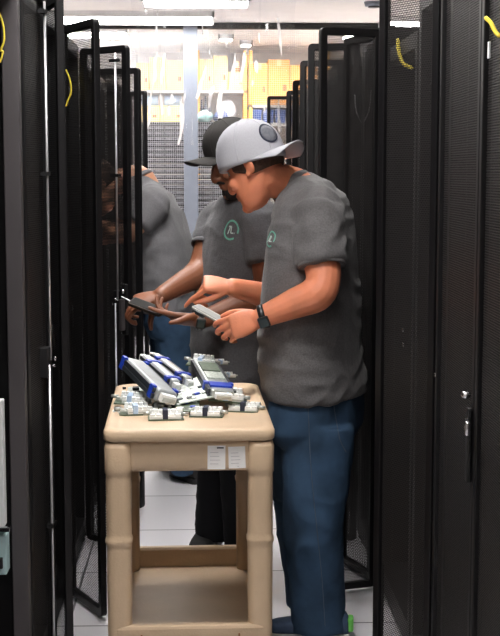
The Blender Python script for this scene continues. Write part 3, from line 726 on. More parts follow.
# lower shelf: floor, upright rim
bm = bmesh.new(); rs = []
for z, ins, r in ((0.12, 0.02, 0.04), (0.125, 0.008, 0.045), (0.25, 0.004, 0.045), (0.26, 0.008, 0.04), (0.26, 0.028, 0.03), (0.25, 0.034, 0.03), (0.192, 0.04, 0.03), (0.188, 0.055, 0.03)):
    rs.append(rrect(0, 0, z, CW - 2 * ins, CL - 2 * ins, r, 6))
skin_rings(bm, rs); finish('lower_shelf', bm, M_['tan'], cart, bevel=0.003)
for sx in (-1, 1):
    bm = bmesh.new(); box2(bm, (sx * (CW/2 - 0.105) - 0.0025, -CL/2 + 0.0015, 0.14), (sx * (CW/2 - 0.105) + 0.0025, -CL/2 + 0.012, 0.235)); finish('panel_seam', bm, M_['carton_b'], cart)
for sx in (-1, 1):
    for sy in (-1, 1):
        lx, ly = sx * (CW/2 - 0.07), sy * (CL/2 - 0.08)
        bm = bmesh.new(); cyl(bm, (lx, ly, 0.09), (lx, ly, 0.13), 0.012, 10); box2(bm, (lx - 0.022, ly - 0.02, 0.085), (lx + 0.022, ly + 0.02, 0.10)); box2(bm, (lx - 0.022, ly - 0.02, 0.045), (lx - 0.017, ly + 0.02, 0.09)); box2(bm, (lx + 0.017, ly - 0.02, 0.045), (lx + 0.022, ly + 0.02, 0.09))
        c = finish('caster', bm, M_['alu_dark'], cart)
        bm = bmesh.new(); cyl(bm, (lx - 0.014, ly, 0.05), (lx + 0.014, ly, 0.05), 0.05, 20); finish('wheel', bm, M_['rubber'], c, True)
# two paper labels on the apron
ya = -CL/2 + 0.0175
for (px0, px1, py0, py1, dr) in ((207.5, 225.5, 446, 469.5, 0.01), (228.5, 245.5, 447, 468.5, -0.03)):
    ic = CM.inverted()
    p0, p1 = ic @ P(px0, py0, 3.675), ic @ P(px1, py1, 3.675)
    w, h = p1.x - p0.x, p0.z - p1.z; c = V(((p0.x + p1.x) / 2, ya - 0.0005, (p0.z + p1.z) / 2))
    bm = bmesh.new(); box(bm, (0, 0, 0), (w, 0.0008, h)); o = finish('paper_label', bm, M_['paper'], cart); o.location = c; o.rotation_euler = (0, dr, 0)
    bm = bmesh.new()
    if px0 < 220: box2(bm, (w * 0.02, -0.0011, h * 0.38), (w * 0.4, -0.0003, h * 0.44))
    box2(bm, (w * 0.02, -0.001, -h * 0.42), (w * 0.1, -0.0003, -h * 0.41)) if px0 > 220 else None
    o2 = finish('printed_heading', bm, M_['ink'], o); bm = bmesh.new()
    for k in range(4): box2(bm, (-w * 0.36, -0.0009, h * (0.2 - 0.16 * k)), (w * (0.1 + 0.05 * (k % 3)), -0.0003, h * (0.2 - 0.16 * k) + 0.0015))
    o2 = finish('printed_lines', bm, M_['ink_faint'], o); 
# ------------------------------------------------------------------ modules on the tray
def frame(a, b, roll=0.0):
    a, b = V(a), V(b); x = (b - a).normalized(); y = V((0, 0, 1)).cross(x).normalized(); z = x.cross(y)
    m = Matrix((x, y, z)).transposed().to_4x4() @ Matrix.Rotation(roll, 4, 'X'); m.translation = a; return m, (b - a).length
def long_module(name, a, b, w, h, label, roll=0.0, cover='mod_grey', rails=True, latch=True, group='long server modules on the cart', conn='mod_white', clips=(0.0, 0.86)):
    m, L = frame(a, b, roll)
    t = bpy.data.objects.new(name, None); t.empty_display_size = 0.05; COL.objects.link(t); t.matrix_world = m; tag(t, label, 'server module', group)
    bm = bmesh.new(); rs = []
    for x, ins in ((0.0, 0.003), (0.004, 0.0), (L - 0.004, 0.0), (L, 0.003)):
        rs.append([V((x, p.x, p.y)) for p in rrect(0, h / 2, 0, w - 2 * ins, h - 2 * ins, min(h, w) * 0.22, 4)])
    skin_rings(bm, rs); finish('cover', bm, M_[cover], t, bevel=0.0015)
    if rails:
        for sy in (-1, 1):
            bm = bmesh.new(); box2(bm, (0.004, sy * (w/2 + 0.004) - 0.005, 0.002), (L - 0.01, sy * (w/2 + 0.004) + 0.005, h * 0.42)); box2(bm, (0.008, sy * (w/2 + 0.004) - 0.005, h * 0.55), (L - 0.014, sy * (w/2 + 0.004) + 0.005, h * 0.9))
            box2(bm, (0.02, sy * (w/2 + 0.002) - 0.005, h * 0.40), (L - 0.03, sy * (w/2 + 0.002) + 0.005, h * 0.57))
            finish('side_rail', bm, M_['mod_dark'], t, bevel=0.001)
    if latch:
        for f_ in clips:
            x = L * f_
            bm = bmesh.new()
            box2(bm, (x - 0.002, -w/2 - 0.0115, -0.001), (x + 0.022, -w/2 + 0.004, h + 0.002)); box2(bm, (x - 0.002, w/2 - 0.004, -0.001), (x + 0.022, w/2 + 0.0115, h + 0.002)); box2(bm, (x + 0.004, -w/2, 0.002), (x + 0.016, w/2, 0.012))
            if w < 0.06: box2(bm, (x, -w/2, h - 0.002), (x + 0.016, w/2, h + 0.003))
            finish('blue_latch', bm, M_['mod_blue'], t, bevel=0.002)
    for x0, x1 in ((-0.028, -0.001), (L + 0.001, L + 0.024)):
        bm = bmesh.new(); box2(bm, (x0, -w * 0.36, h * 0.15), (x1, w * 0.36, h * 0.8)); c = finish('end_connector', bm, M_[conn], t, bevel=0.002)
        bm = bmesh.new()
        xo = x0 - 0.004 if x0 < 0 else x1 - 0.002
        box2(bm, (xo, -w * 0.3, h * 0.3), (xo + 0.006, w * 0.3, h * 0.62)); finish('contact_row', bm, M_['mod_steel'], c)
    return t
def tp(px, py, dz=0.0): return G(px, py, TZ + dz)
long_module('memory_module', P(131, 370, 4.22), P(164, 403, 3.95), 0.070, 0.040, 'wide grey cartridge module with blue end latches, lying at the left of the pile', roll=R(-17))
long_module('memory_module', P(144, 364, 4.33), P(174, 390, 4.08), 0.030, 0.034, 'narrow grey module with two blue latches beside the wide grey cartridge', roll=R(-10), clips=(0.24, 0.86))
long_module('memory_module', P(154, 361, 4.40), P(187, 386, 4.14), 0.028, 0.030, 'narrow silver module at the back left, its blue latches next to the bent man\'s jeans', roll=R(-10), cover='mod_steel', clips=(0.18, 0.8))
tr = long_module('drive_module', P(203, 367, 4.36), P(222, 399, 3.99), 0.074, 0.028, 'windowed module leaning at the back right with a white plug on top', roll=R(-6), cover='mod_steel', clips=(0.74,))
bm = bmesh.new(); box2(bm, (0.06, -0.030, 0.028), (0.16, 0.030, 0.0335)); finish('dark_window', bm, M_['pcb'], tr, bevel=0.001)
bm = bmesh.new(); box2(bm, (0.175, -0.030, 0.028), (0.25, 0.030, 0.0335)); finish('pale_window', bm, M_['board_pale'], tr, bevel=0.001)
bm = bmesh.new(); box2(bm, (0.30, -0.036, 0.027), (0.345, 0.036, 0.034)); finish('blue_band', bm, M_['mod_blue'], tr, bevel=0.001)
def flat_board(name, quad, th, label, m, chips, cat='circuit board', seed=1):
    a, b, c, d = quad; ctr = (a + b + c + d) / 4
    x = ((b - a) + (c - d)).normalized(); z = x.cross((d - a) + (c - b)).normalized()
    if z.z < 0: z = -z
    y = z.cross(x); mt = Matrix((x, y, z)).transposed().to_4x4(); mt.translation = ctr
    t = bpy.data.objects.new(name, None); t.empty_display_size = 0.05; COL.objects.link(t); t.matrix_world = mt; tag(t, label, cat)
    inv = mt.inverted(); q = [inv @ p for p in quad]
    bm = bmesh.new(); skin_rings(bm, [[V((p.x, p.y, 0)) for p in q], [V((p.x, p.y, th)) for p in q]]); finish('board', bm, M_[m], t)
    rnd = random.Random(seed); W = max(abs(p.x) for p in q) * 0.8; H = max(abs(p.y) for p in q) * 0.75
    for k in range(chips):
        cx, cy = rnd.uniform(-W, W), rnd.uniform(-H, H); s = rnd.uniform(0.005, 0.013); hh = rnd.uniform(0.003, 0.009)
        bm = bmesh.new(); box2(bm, (cx - s, cy - s * 0.6, th), (cx + s, cy + s * 0.6, th + hh))
        finish('chip', bm, M_[rnd.choice(['mod_dark', 'mod_white', 'mod_steel', 'mod_steel', 'mod_white', 'mod_blue'])], t, bevel=0.0008)
    return t
flat_board('circuit_board', [P(171, 388, 4.14), P(205, 375, 4.22), P(214, 398, 3.98), P(180, 404, 3.96)], 0.004, 'pale circuit board crowded with small chips in the middle of the pile', 'board_pale', 26, seed=4)
flat_board('circuit_board', [tp(150, 409, 0.012), tp(198, 413, 0.012), tp(200, 402, 0.03), tp(156, 400, 0.03)], 0.004, 'green edged circuit board lying in front of the pile', 'pcb', 14, seed=9)
flat_board('circuit_board', [tp(126, 404, 0.02), tp(152, 404, 0.02), tp(150, 386, 0.03), tp(128, 388, 0.03)], 0.004, 'pale blue board under the wide grey cartridge at left', 'board_pale', 8, seed=12)
# small white connector blocks, scattered at the front of the tray
def connector_proto(kind):
    t = empty('connector_block', (0, 0, 0), 0, 'x', 'connector', 'white connector blocks on the cart')
    bm = bmesh.new(); box2(bm, (-0.060, -0.034, 0), (0.060, 0.034, 0.005)); finish('board', bm, M_['pcb'], t)
    for y0, y1, x0, x1, h in (((-0.031, -0.014, -0.056, 0.050, 0.022), (-0.010, 0.012, -0.046, 0.058, 0.034), (0.016, 0.031, -0.056, 0.056, 0.028)) if kind == 0 else ((-0.030, -0.012, -0.03, 0.056, 0.030), (-0.006, 0.010, -0.056, 0.040, 0.020), (0.012, 0.030, -0.040, 0.044, 0.038))):
        bm = bmesh.new(); n = 5; L = (x1 - x0) / n
        box2(bm, (x0, y0, 0.005), (x1, y1, h * 0.72))
        for k in range(n): box2(bm, (x0 + L * k + 0.0015, y0 + 0.001, h * 0.70), (x0 + L * (k + 1) - 0.0015, y1 - 0.001, h))
        hs = finish('housing', bm, M_['mod_steel'] if abs(y0) < 0.012 and kind else M_['mod_white'], t, bevel=0.001)
        bm = bmesh.new(); box2(bm, (x0 + 0.004, y0 - 0.0008, 0.010), (x1 - 0.004, y0 + 0.002, h * 0.45)); finish('contact_row', bm, M_['mod_steel'], hs)
    bm = bmesh.new(); box2(bm, (-0.012, -0.033, 0.005), (0.006, 0.018, 0.037)); finish('centre_clip', bm, M_['navy'] if kind == 0 else M_['pale_blue'], t, bevel=0.002)
    for sx in (-1, 1):
        bm = bmesh.new(); cyl(bm, (sx * 0.050, -0.012 * sx, 0.018), (sx * 0.076, -0.012 * sx, 0.018), 0.007, 10); finish('guide_pin', bm, M_['mod_steel'], t, True)
    return t
specs = ((136, 414, 0.0, 7, 0.88, 1, 'white connector block at the front left of the tray'),
         (118, 413, 0.0, 80, 0.42, 0, 'short white connector block turned sideways at the far left of the tray'),
         (131, 403, 0.020, -5, 0.85, 1, 'white connector block under the near end of the wide grey cartridge'),
         (166, 419, 0.0, 4, 0.9, 0, 'white connector block in the middle of the front row'),
         (186, 408, 0.010, 16, 0.5, 1, 'white connector block between the front boards'),
         (207, 416, 0.0, -8, 0.86, 0, 'white connector block with a dark clip, right of the middle in the front row'),
         (245, 411, 0.0, -14, 0.86, 0, 'white connector block with a dark clip nearest the right front corner'),
         (228, 400, 0.030, -11, 0.95, 1, 'raised white connector block below the windowed module'),
         (202, 365, 0.10, -12, 0.85, 1, 'white plug on the far end of the windowed module'),
         (220, 364, 0.10, 28, 0.42, 1, 'small white connector behind the windowed module'),
         (228, 377, 0.10, 20, 0.42, 1, 'small white connector at the back right of the tray'))
first = {}
for px, py, dz, ang, s, kd, lb in specs:
    if kd not in first: first[kd] = o = connector_proto(kd)
    else: o = copy_tree(first[kd])
    p = tp(px, py, dz) if dz < 0.05 else P(px, py, 4.36)
    o.location = p; o.rotation_euler = (R(6) if dz else 0, R(4) if dz else 0, R(ang)); o.scale = (s, s, s); o['label'] = lb
# ------------------------------------------------------------------ people
def wparent(o, root): o.parent = root; o.matrix_parent_inverse = Matrix.Translation(-root.location); return o
def head_rings(bm, Mt, jaw=1.0, s=1.0):
    prof = [(-0.122, 0.066, 0.030, 0.024), (-0.116, 0.080, 0.012, 0.036), (-0.100, 0.090, -0.012, 0.046), (-0.080, 0.090, -0.030, 0.055), (-0.060, 0.091, -0.052, 0.061),
            (-0.035, 0.090, -0.078, 0.066), (-0.010, 0.088, -0.092, 0.069), (0.012, 0.085, -0.098, 0.071), (0.030, 0.084, -0.102, 0.073), (0.050, 0.094, -0.104, 0.0755),
            (0.075, 0.092, -0.103, 0.077), (0.098, 0.080, -0.094, 0.072), (0.116, 0.058, -0.075, 0.058), (0.128, 0.03, -0.045, 0.036), (0.132, 0.008, -0.02, 0.012)]
    rs = []
    for z, f, b, w in prof:
        w = w * (jaw if z < -0.02 else 1); c = V(((f + b) / 2, 0, z)); rs.append([Mt @ (p * s) for p in ell(c, V(((f - b) / 2, 0, 0)), V((0, w, 0)), 24, 0.86)])
    skin_rings(bm, rs)
    def E(c, rx, ry, rz, rot=None):
        b2 = bmesh.new(); ellipsoid(b2, c, rx * s, ry * s, rz * s, rot, 14, 10)
        mp = {v: bm.verts.new(Mt @ V(v.co)) for v in b2.verts}
        for f in b2.faces: bm.faces.new([mp[v] for v in f.verts])
        b2.free()
    # nose
    for c, r in (((0.088, 0, 0.022), 0.010), ((0.097, 0, 0.004), 0.0115), ((0.105, 0, -0.014), 0.0135), ((0.108, 0, -0.024), 0.0145)):
        E(V(c) * s, r, r * 0.9, r * 1.3)
    for y in (-1, 1): E(V((0.095, y * 0.013, -0.029)) * s, 0.013, 0.009, 0.010)
    # lips, chin, brows, cheeks
    E(V((0.090, 0, -0.055)) * s, 0.011, 0.024, 0.007); E(V((0.089, 0, -0.068)) * s, 0.011, 0.021, 0.008); E(V((0.078, 0, -0.105)) * s, 0.022, 0.024, 0.018)
    for y in (-1, 1):
        E(V((0.083, y * 0.032, 0.043)) * s, 0.014, 0.024, 0.010); E(V((0.066, y * 0.042, -0.022)) * s, 0.024, 0.022, 0.024)
        rt = Matrix.Rotation(R(14), 3, 'Y') @ Matrix.Rotation(y * R(-18), 3, 'Z')
        E(V((-0.022, y * 0.078, 0.002)) * s, 0.020, 0.0075, 0.033, rt)
        E(V((-0.030, y * 0.083, 0.006)) * s, 0.012, 0.006, 0.026, rt)
        E(V((-0.008, y * 0.076, -0.022)) * s, 0.009, 0.006, 0.011)
def basis(f, yaw_up=0, pitch=0.0, roll=0.0):
    """matrix with x = facing direction pitched down, y = left, z = up"""
    f = V((f[0], f[1], 0)).normalized(); l = V((0, 0, 1)).cross(f)
    m = Matrix((f, l, V((0, 0, 1)))).transposed()
    return (m @ Matrix.Rotation(pitch, 3, 'Y') @ Matrix.Rotation(roll, 3, 'X')).to_4x4()
def at(m, p): m = m.copy(); m.translation = p; return m
def torso(bm, rows, f, n=28, grow=0.0, pw=0.88):
    f = V((f[0], f[1], 0)).normalized(); l = V((0, 0, 1)).cross(f); rs = []
    for r in rows:
        t = R(r[3]) if len(r) > 3 else 0.0
        rs.append(ell(r[0], (f * math.cos(t) - V((0, 0, math.sin(t)))) * (r[1] + grow), l * (r[2] + grow), n, pw))
    skin_rings(bm, rs)
def hand(bm, W, Fd, N, thumb_sign, curls, thumb, s=1.0, spread=0.05, r=1.0):
    """W wrist, Fd wrist-to-knuckle direction, N back-of-hand normal; curls: four triples of degrees; thumb: three directions (f, s, n)"""
    W, Fd, N = V(W), V(Fd).normalized(), V(N); N = (N - Fd * N.dot(Fd)).normalized(); S = Fd.cross(N) * thumb_sign
    S.normalize(); rs = []
    for t, w, th in ((-0.012, 0.027, 0.020), (0.0, 0.027, 0.0195), (0.02, 0.033, 0.0185), (0.045, 0.040, 0.0175), (0.07, 0.0425, 0.0155), (0.088, 0.041, 0.0125), (0.096, 0.036, 0.009)):
        rs.append(ell(W + Fd * t * s, S * w * s, N * th * s, 18, 0.85))
    skin_rings(bm, rs)
    bases = ((0.030, 0.090), (0.010, 0.096), (-0.0105, 0.093), (-0.029, 0.084))
    lens = ((0.046, 0.027, 0.022), (0.050, 0.031, 0.023), (0.046, 0.029, 0.022), (0.037, 0.021, 0.020))
    rad = ((0.0095, 0.0088, 0.0080, 0.0066), (0.0098, 0.0090, 0.0082, 0.0068), (0.0094, 0.0086, 0.0078, 0.0064), (0.0084, 0.0076, 0.0070, 0.0058))
    tips = []
    for i in range(4):
        b = W + Fd * (bases[i][1] - 0.012) * s + S * bases[i][0] * s
        pts = [b - Fd * 0.02 * s, b]; ang = 0.0; lat = (1.5 - i) * spread
        for j in range(3):
            ang += R(curls[i][j]); d = (Fd * math.cos(ang) - N * math.sin(ang) + S * lat * math.cos(ang)).normalized()
            pts.append(pts[-1] + d * (lens[i][j] + (0.012 if j == 0 else 0)) * s)
        q = [rad[i][0] * r] * 2 + [rad[i][1] * r, rad[i][2] * r, rad[i][3] * r]
        tube(bm, pts, [x * s for x in q], 10, smooth=3); tips.append(pts[-1])
    b = W + Fd * 0.022 * s + S * 0.022 * s - N * 0.006 * s; pts = [b]
    for L, d in zip((0.046, 0.034, 0.028), thumb):
        dd = (Fd * d[0] + S * d[1] + N * d[2]).normalized(); pts.append(pts[-1] + dd * L * s)
    tube(bm, pts, [0.0155 * s, 0.0118 * s, 0.0102 * s, 0.0078 * s], 10, smooth=3); tips.append(pts[-1])
    return tips
def arm(bm, S, E, W, rs=(0.060, 0.055, 0.050, 0.052, 0.046, 0.030), grow=0.0, wide=1.0):
    S, E, W = V(S), V(E), V(W)
    pts = [S, S.lerp(E, 0.5), S.lerp(E, 0.88), E.lerp(W, 0.14), E.lerp(W, 0.45), W]
    tube(bm, pts, [x + grow for x in rs], 16, smooth=4)
def sleeve(bm, S, E, t, r0, r1, back=0.04):
    S, E = V(S), V(E); d = (E - S).normalized()
    tube(bm, [S - d * back * 0.4, S.lerp(E, t * 0.5), S.lerp(E, t)], [r0, (r0 + r1) / 2, r1], 20, smooth=4, round_ends=False)
def hem_band(name, S, E, t, r, m, root, tilt=None):
    S, E = V(S), V(E); d = (E - S).normalized(); c = S.lerp(E, t)
    u = d.orthogonal().normalized(); v = d.cross(u); bm = bmesh.new()
    rs = []
    for k in range(8):
        a = 2 * PI * k / 8; rr, zz = r + 0.0035 * math.cos(a), 0.010 * math.sin(a)
        rs.append(ell(c + d * zz, u * rr, v * rr, 28))
    skin_rings(bm, rs, cap=False, close=True); return wparent(finish(name, bm, m, None, True), root)
def folds(seed, amp, sc=(9, 9, 16), amp2=0.0015):
    def w(p):
        q = V((p.x * sc[0], p.y * sc[1], p.z * sc[2])) + V((seed, seed * 2, 0))
        a = noise.noise(q + V((noise.noise(p * 5) * 1.5, 0, 0)))
        ridge = (1 - abs(a) * 2.2); ridge = max(ridge, -0.6)
        return amp * ridge * max(0.0, 0.45 + noise.noise(p * 4.5 + V((seed, 0, 0)))) + amp2 * noise.noise(p * 55)
    return w
def collar(root, c, f, hd, hw, tilt, m, r=0.007):
    f = V((f[0], f[1], 0)).normalized(); l = V((0, 0, 1)).cross(f); fz = V((0, 0, 1))
    u = (f * math.cos(tilt) - fz * math.sin(tilt)); bm = bmesh.new(); n = 40; rs = []
    for i in range(n):
        a = 2 * PI * i / n; rad = u * math.cos(a) * hd + l * math.sin(a) * hw; p = V(c) + rad; o = rad.normalized(); up = u.cross(l)
        rs.append([p + o * (r * 0.55 * math.cos(b)) + up * (r * 1.6 * math.sin(b)) for b in [2 * PI * k / 8 for k in range(8)]])
    skin_rings(bm, rs, cap=False, close=True); return wparent(finish('collar', bm, m, None, True), root)
def cap(root, Hm, m, brim_dir, crown=(0.112, 0.090, 0.138), base_z=0.029, patch=None, brim_len=0.075, brim_tilt=0.0, base_tilt=0.0, xc=-0.006, name='cap', arch=2.5):
    cm = Hm @ Matrix.Translation((xc, 0, base_z)) @ Matrix.Rotation(base_tilt, 4, 'Y')
    bm = bmesh.new(); rs = []
    N = 40
    def prof(t): return (max(0.0, 1 - t ** 2.7)) ** 0.52
    for t in (-0.10, 0.0, 0.1, 0.22, 0.35, 0.5, 0.63, 0.75, 0.85, 0.92, 0.97, 0.992):
        k = prof(max(t, 0)); rs.append([cm @ p for p in ell((0, 0, t * crown[2]), (crown[0] * k, 0, 0), (0, crown[1] * k, 0), N, 0.95)])
    rs.insert(0, [cm @ p for p in ell((0, 0, -0.10 * crown[2]), (crown[0] * 0.95, 0, 0), (0, crown[1] * 0.95, 0), N, 0.95)])
    skin_rings(bm, rs); c = wparent(finish(name, bm, m, None, True), root)
    # six panel seams and the button
    for k in range(6):
        a = PI / 6 + k * PI / 3; pts = []
        for t in (0.0, 0.15, 0.3, 0.45, 0.6, 0.72, 0.83, 0.91, 0.96, 0.99):
            q = prof(t); e = 0.95
            ca, sa = math.cos(a), math.sin(a); ca = math.copysign(abs(ca) ** e, ca); sa = math.copysign(abs(sa) ** e, sa)
            pts.append(cm @ V((crown[0] * q * ca, crown[1] * q * sa, t * crown[2])))
        bm = bmesh.new(); tube(bm, pts, 0.0018, 6); s_ = finish('panel_seam', bm, m, None, True); s_.parent = c
    bm = bmesh.new(); ellipsoid(bm, cm @ V((0, 0, crown[2] * 0.99)), 0.009, 0.009, 0.006, None, 12, 8); s_ = finish('button', bm, m, None, True); s_.parent = c
    # brim
    bm = bmesh.new(); top, bot = [], []; nu, nv = 20, 7
    for layer, dz in ((top, 0.0016), (bot, -0.0016)):
        for j in range(nv + 1):
            v = j / nv; row = []
            for i in range(nu + 1):
                a = R(-72 + 144 * i / nu)
                ex, ey = crown[0] * math.cos(a), crown[1] * math.sin(a)
                ox = crown[0] + brim_len * (math.cos(a * 1.12) ** 0.8 if abs(a * 1.12) < PI / 2 else 0); oy = crown[1] * 0.98 * math.sin(a) 
                x, y = ex + (ox - ex) * v, ey + (oy - ey) * v
                z = -arch * y * y * (0.4 + 0.6 * v) + (x - crown[0] * 0.4) * math.tan(brim_tilt) + dz + 0.006
                row.append(bm.verts.new(cm @ V((brim_dir * x, y, z))))
            layer.append(row)
    for j in range(nv):
        for i in range(nu):
            bm.faces.new((top[j][i], top[j][i + 1], top[j + 1][i + 1], top[j + 1][i])); bm.faces.new((bot[j][i], bot[j + 1][i], bot[j + 1][i + 1], bot[j][i + 1]))
    for j in range(nv):
        for i in (0, nu):
            try: bm.faces.new((top[j][i], top[j + 1][i], bot[j + 1][i], bot[j][i]))
            except ValueError: pass
    for i in range(nu): bm.faces.new((top[nv][i], top[nv][i + 1], bot[nv][i + 1], bot[nv][i]))
    b = finish('brim', bm, m, None, True); b.parent = c
    if patch:
        a0, t0, rad = patch
        def surf(da, dt):
            a, t = a0 + da, t0 + dt; q = prof(t) * 1.03; return cm @ V((crown[0] * q * math.cos(a), crown[1] * q * math.sin(a), t * crown[2] * 1.012))
        for nm, r0, r1, mm in (('patch', 0.0, 0.84, 'patch'), ('patch_border', 0.84, 1.0, 'navy')):
            bm = bmesh.new(); n = 28; rows = []
            for rr in (r0, (r0 + r1) / 2, r1):
                rows.append([bm.verts.new(surf(rad / 0.1 * rr * math.cos(2 * PI * i / n), rad / crown[2] * rr * math.sin(2 * PI * i / n) )) for i in range(n)] if rr > 0 else None)
            if rows[0] is None:
                cv = bm.verts.new(surf(0, 0))
                for i in range(n): bm.faces.new((cv, rows[1][i], rows[1][(i + 1) % n]))
                rg = ((rows[1], rows[2]),)
            else: rg = ((rows[0], rows[1]), (rows[1], rows[2]))
            for A, B in rg:
                for i in range(n): bm.faces.new((A[i], B[i], B[(i + 1) % n], A[(i + 1) % n]))
            o = finish(nm, bm, M_[mm], None, True); md = o.modifiers.new('s', 'SOLIDIFY'); md.thickness = 0.0022; md.offset = 0
            o.parent = c
    return c
def under(root_obj, o): o.parent = root_obj; return o
def head_details(root, Hm, hair_m, s=1.0, hair=True, skin=None):
    for y in (-1, 1):
        bm = bmesh.new(); ellipsoid(bm, Hm @ V((0.0695, y * 0.031, 0.020)), 0.0115, 0.0115, 0.0115, None, 14, 10); e = wparent(finish('eye', bm, M_['eye'], None, True), root)
        bm = bmesh.new(); ellipsoid(bm, Hm @ V((0.0785, y * 0.031, 0.016)), 0.0042, 0.0048, 0.0048, None, 10, 8); under(e, finish('iris', bm, M_['iris'], None, True))
        bm = bmesh.new(); tube(bm, [Hm @ V((0.0975, y * 0.014, 0.043)), Hm @ V((0.098, y * 0.03, 0.049)), Hm @ V((0.086, y * 0.05, 0.046))], [0.0035, 0.004, 0.0025], 8, smooth=3); wparent(finish('eyebrow', bm, hair_m, None, True), root)
def short_hair(root, Hm, m, zb, zs):
    """close-cropped hair showing under the cap round the back and temples"""
    bm = bmesh.new(); rs = []
    rows = ((zb, -0.099, 0.071), (zb + 0.018, -0.107, 0.0765), (zb + 0.04, -0.110, 0.080), (zb + 0.06, -0.109, 0.0805), (zb + 0.085, -0.105, 0.080))
    n = 30
    V0 = []
    for z, b, w in rows:
        row = []
        for i in range(n + 1):
            a = R(62 + (236) * i / n)        # from left temple round the back to the right temple
            e = 0.88; ca, sa = math.cos(a), math.sin(a)
            fx = 0.088
            x = (abs(b) * ca if ca < 0 else fx * ca); y = w * math.copysign(abs(sa) ** e, sa)
            zz = z + (zs * max(0.0, ca + 0.25) if z == zb else 0) + (zs * 0.6 * max(0.0, ca + 0.25) if abs(z - zb - 0.018) < 1e-6 else 0)
            row.append(bm.verts.new(Hm @ V((x, y, zz))))
        V0.append(row)
    for j in range(len(V0) - 1):
        for i in range(n): bm.faces.new((V0[j][i], V0[j][i + 1], V0[j + 1][i + 1], V0[j + 1][i]))
    o = finish('hair', bm, m, None, True); md = o.modifiers.new('s', 'SOLIDIFY'); md.thickness = 0.006; md.offset = -1
    return wparent(o, root)
def shoe(root, heel, d, L, m, sole, name='shoe', w=0.047, hi=0.075, detail=None):
    heel, d = V(heel), V((d[0], d[1], 0)).normalized(); l = V((0, 0, 1)).cross(d); rs = []
    for t, ww, h in ((0.0, 0.55, 0.80), (0.03, 0.78, 1.0), (0.15, 0.86, 1.25), (0.32, 0.88, 1.15), (0.5, 0.95, 0.85), (0.7, 1.05, 0.66), (0.86, 0.98, 0.56), (0.96, 0.70, 0.46), (1.0, 0.35, 0.34)):
        c = heel + d * L * t; zt = hi * h; rs.append([c + l * w * ww * p.x + V((0, 0, 0.018 + zt / 2 * (1 + p.y))) for p in ell((0, 0, 0), (1, 0, 0), (0, 1, 0), 20, 0.75)])
    bm = bmesh.new(); skin_rings(bm, rs); o = wparent(finish(name, bm, m, None, True), root)
    bm = bmesh.new(); low, top = [], []
    out = []
    for t, ww in ((0.0, 0.6), (0.04, 0.88), (0.2, 0.95), (0.4, 0.95), (0.6, 1.06), (0.78, 1.1), (0.92, 0.92), (1.0, 0.5)): out.append((t, ww))
    pl = [heel + d * (L * t * 1.02 - 0.004) + l * w * ww for t, ww in out] + [heel + d * (L * t * 1.02 - 0.004) - l * w * ww for t, ww in reversed(out)]
    skin_rings(bm, [[p + V((0, 0, z)) for p in pl] for z in (0.0, 0.004, 0.022, 0.026)]); under(o, finish('sole', bm, sole, None))
    if detail:
        bm = bmesh.new(); c = heel - d * 0.006; box(bm, c + V((0, 0, 0.055)), (0.022, 0.05, 0.05), Matrix((d, l, V((0, 0, 1)))).transposed()); under(o, finish('heel_tab', bm, detail, None, bevel=0.008))
    return o
def wrist_watch(root, W, Fd, N, r, band, face, flat=0.72):
    W, Fd, N = V(W), V(Fd).normalized(), V(N); N = (N - Fd * N.dot(Fd)).normalized(); S = Fd.cross(N)
    bm = bmesh.new(); n = 28; rs = []
    for i in range(n):
        a = 2 * PI * i / n; o = S * math.cos(a) * r + N * math.sin(a) * r * flat; u = o.normalized()
        rs.append([W + o + Fd * x + u * y for x, y in ((-0.011, 0.0), (0.011, 0.0), (0.010, 0.003), (-0.010, 0.003))])
    skin_rings(bm, rs, cap=False, close=True); b = wparent(finish('watch', bm, band, None, True), root)
    m3 = Matrix((Fd, S, N)).transposed()
    bm = bmesh.new(); box(bm, W + N * (r * flat + 0.005), (0.036, 0.038, 0.010), m3); under(b, finish('watch_case', bm, M_['watch'], None, bevel=0.004))
    bm = bmesh.new(); box(bm, W + N * (r * flat + 0.0105), (0.028, 0.030, 0.002), m3); under(b, finish('watch_face', bm, face, None, bevel=0.002))
    return b
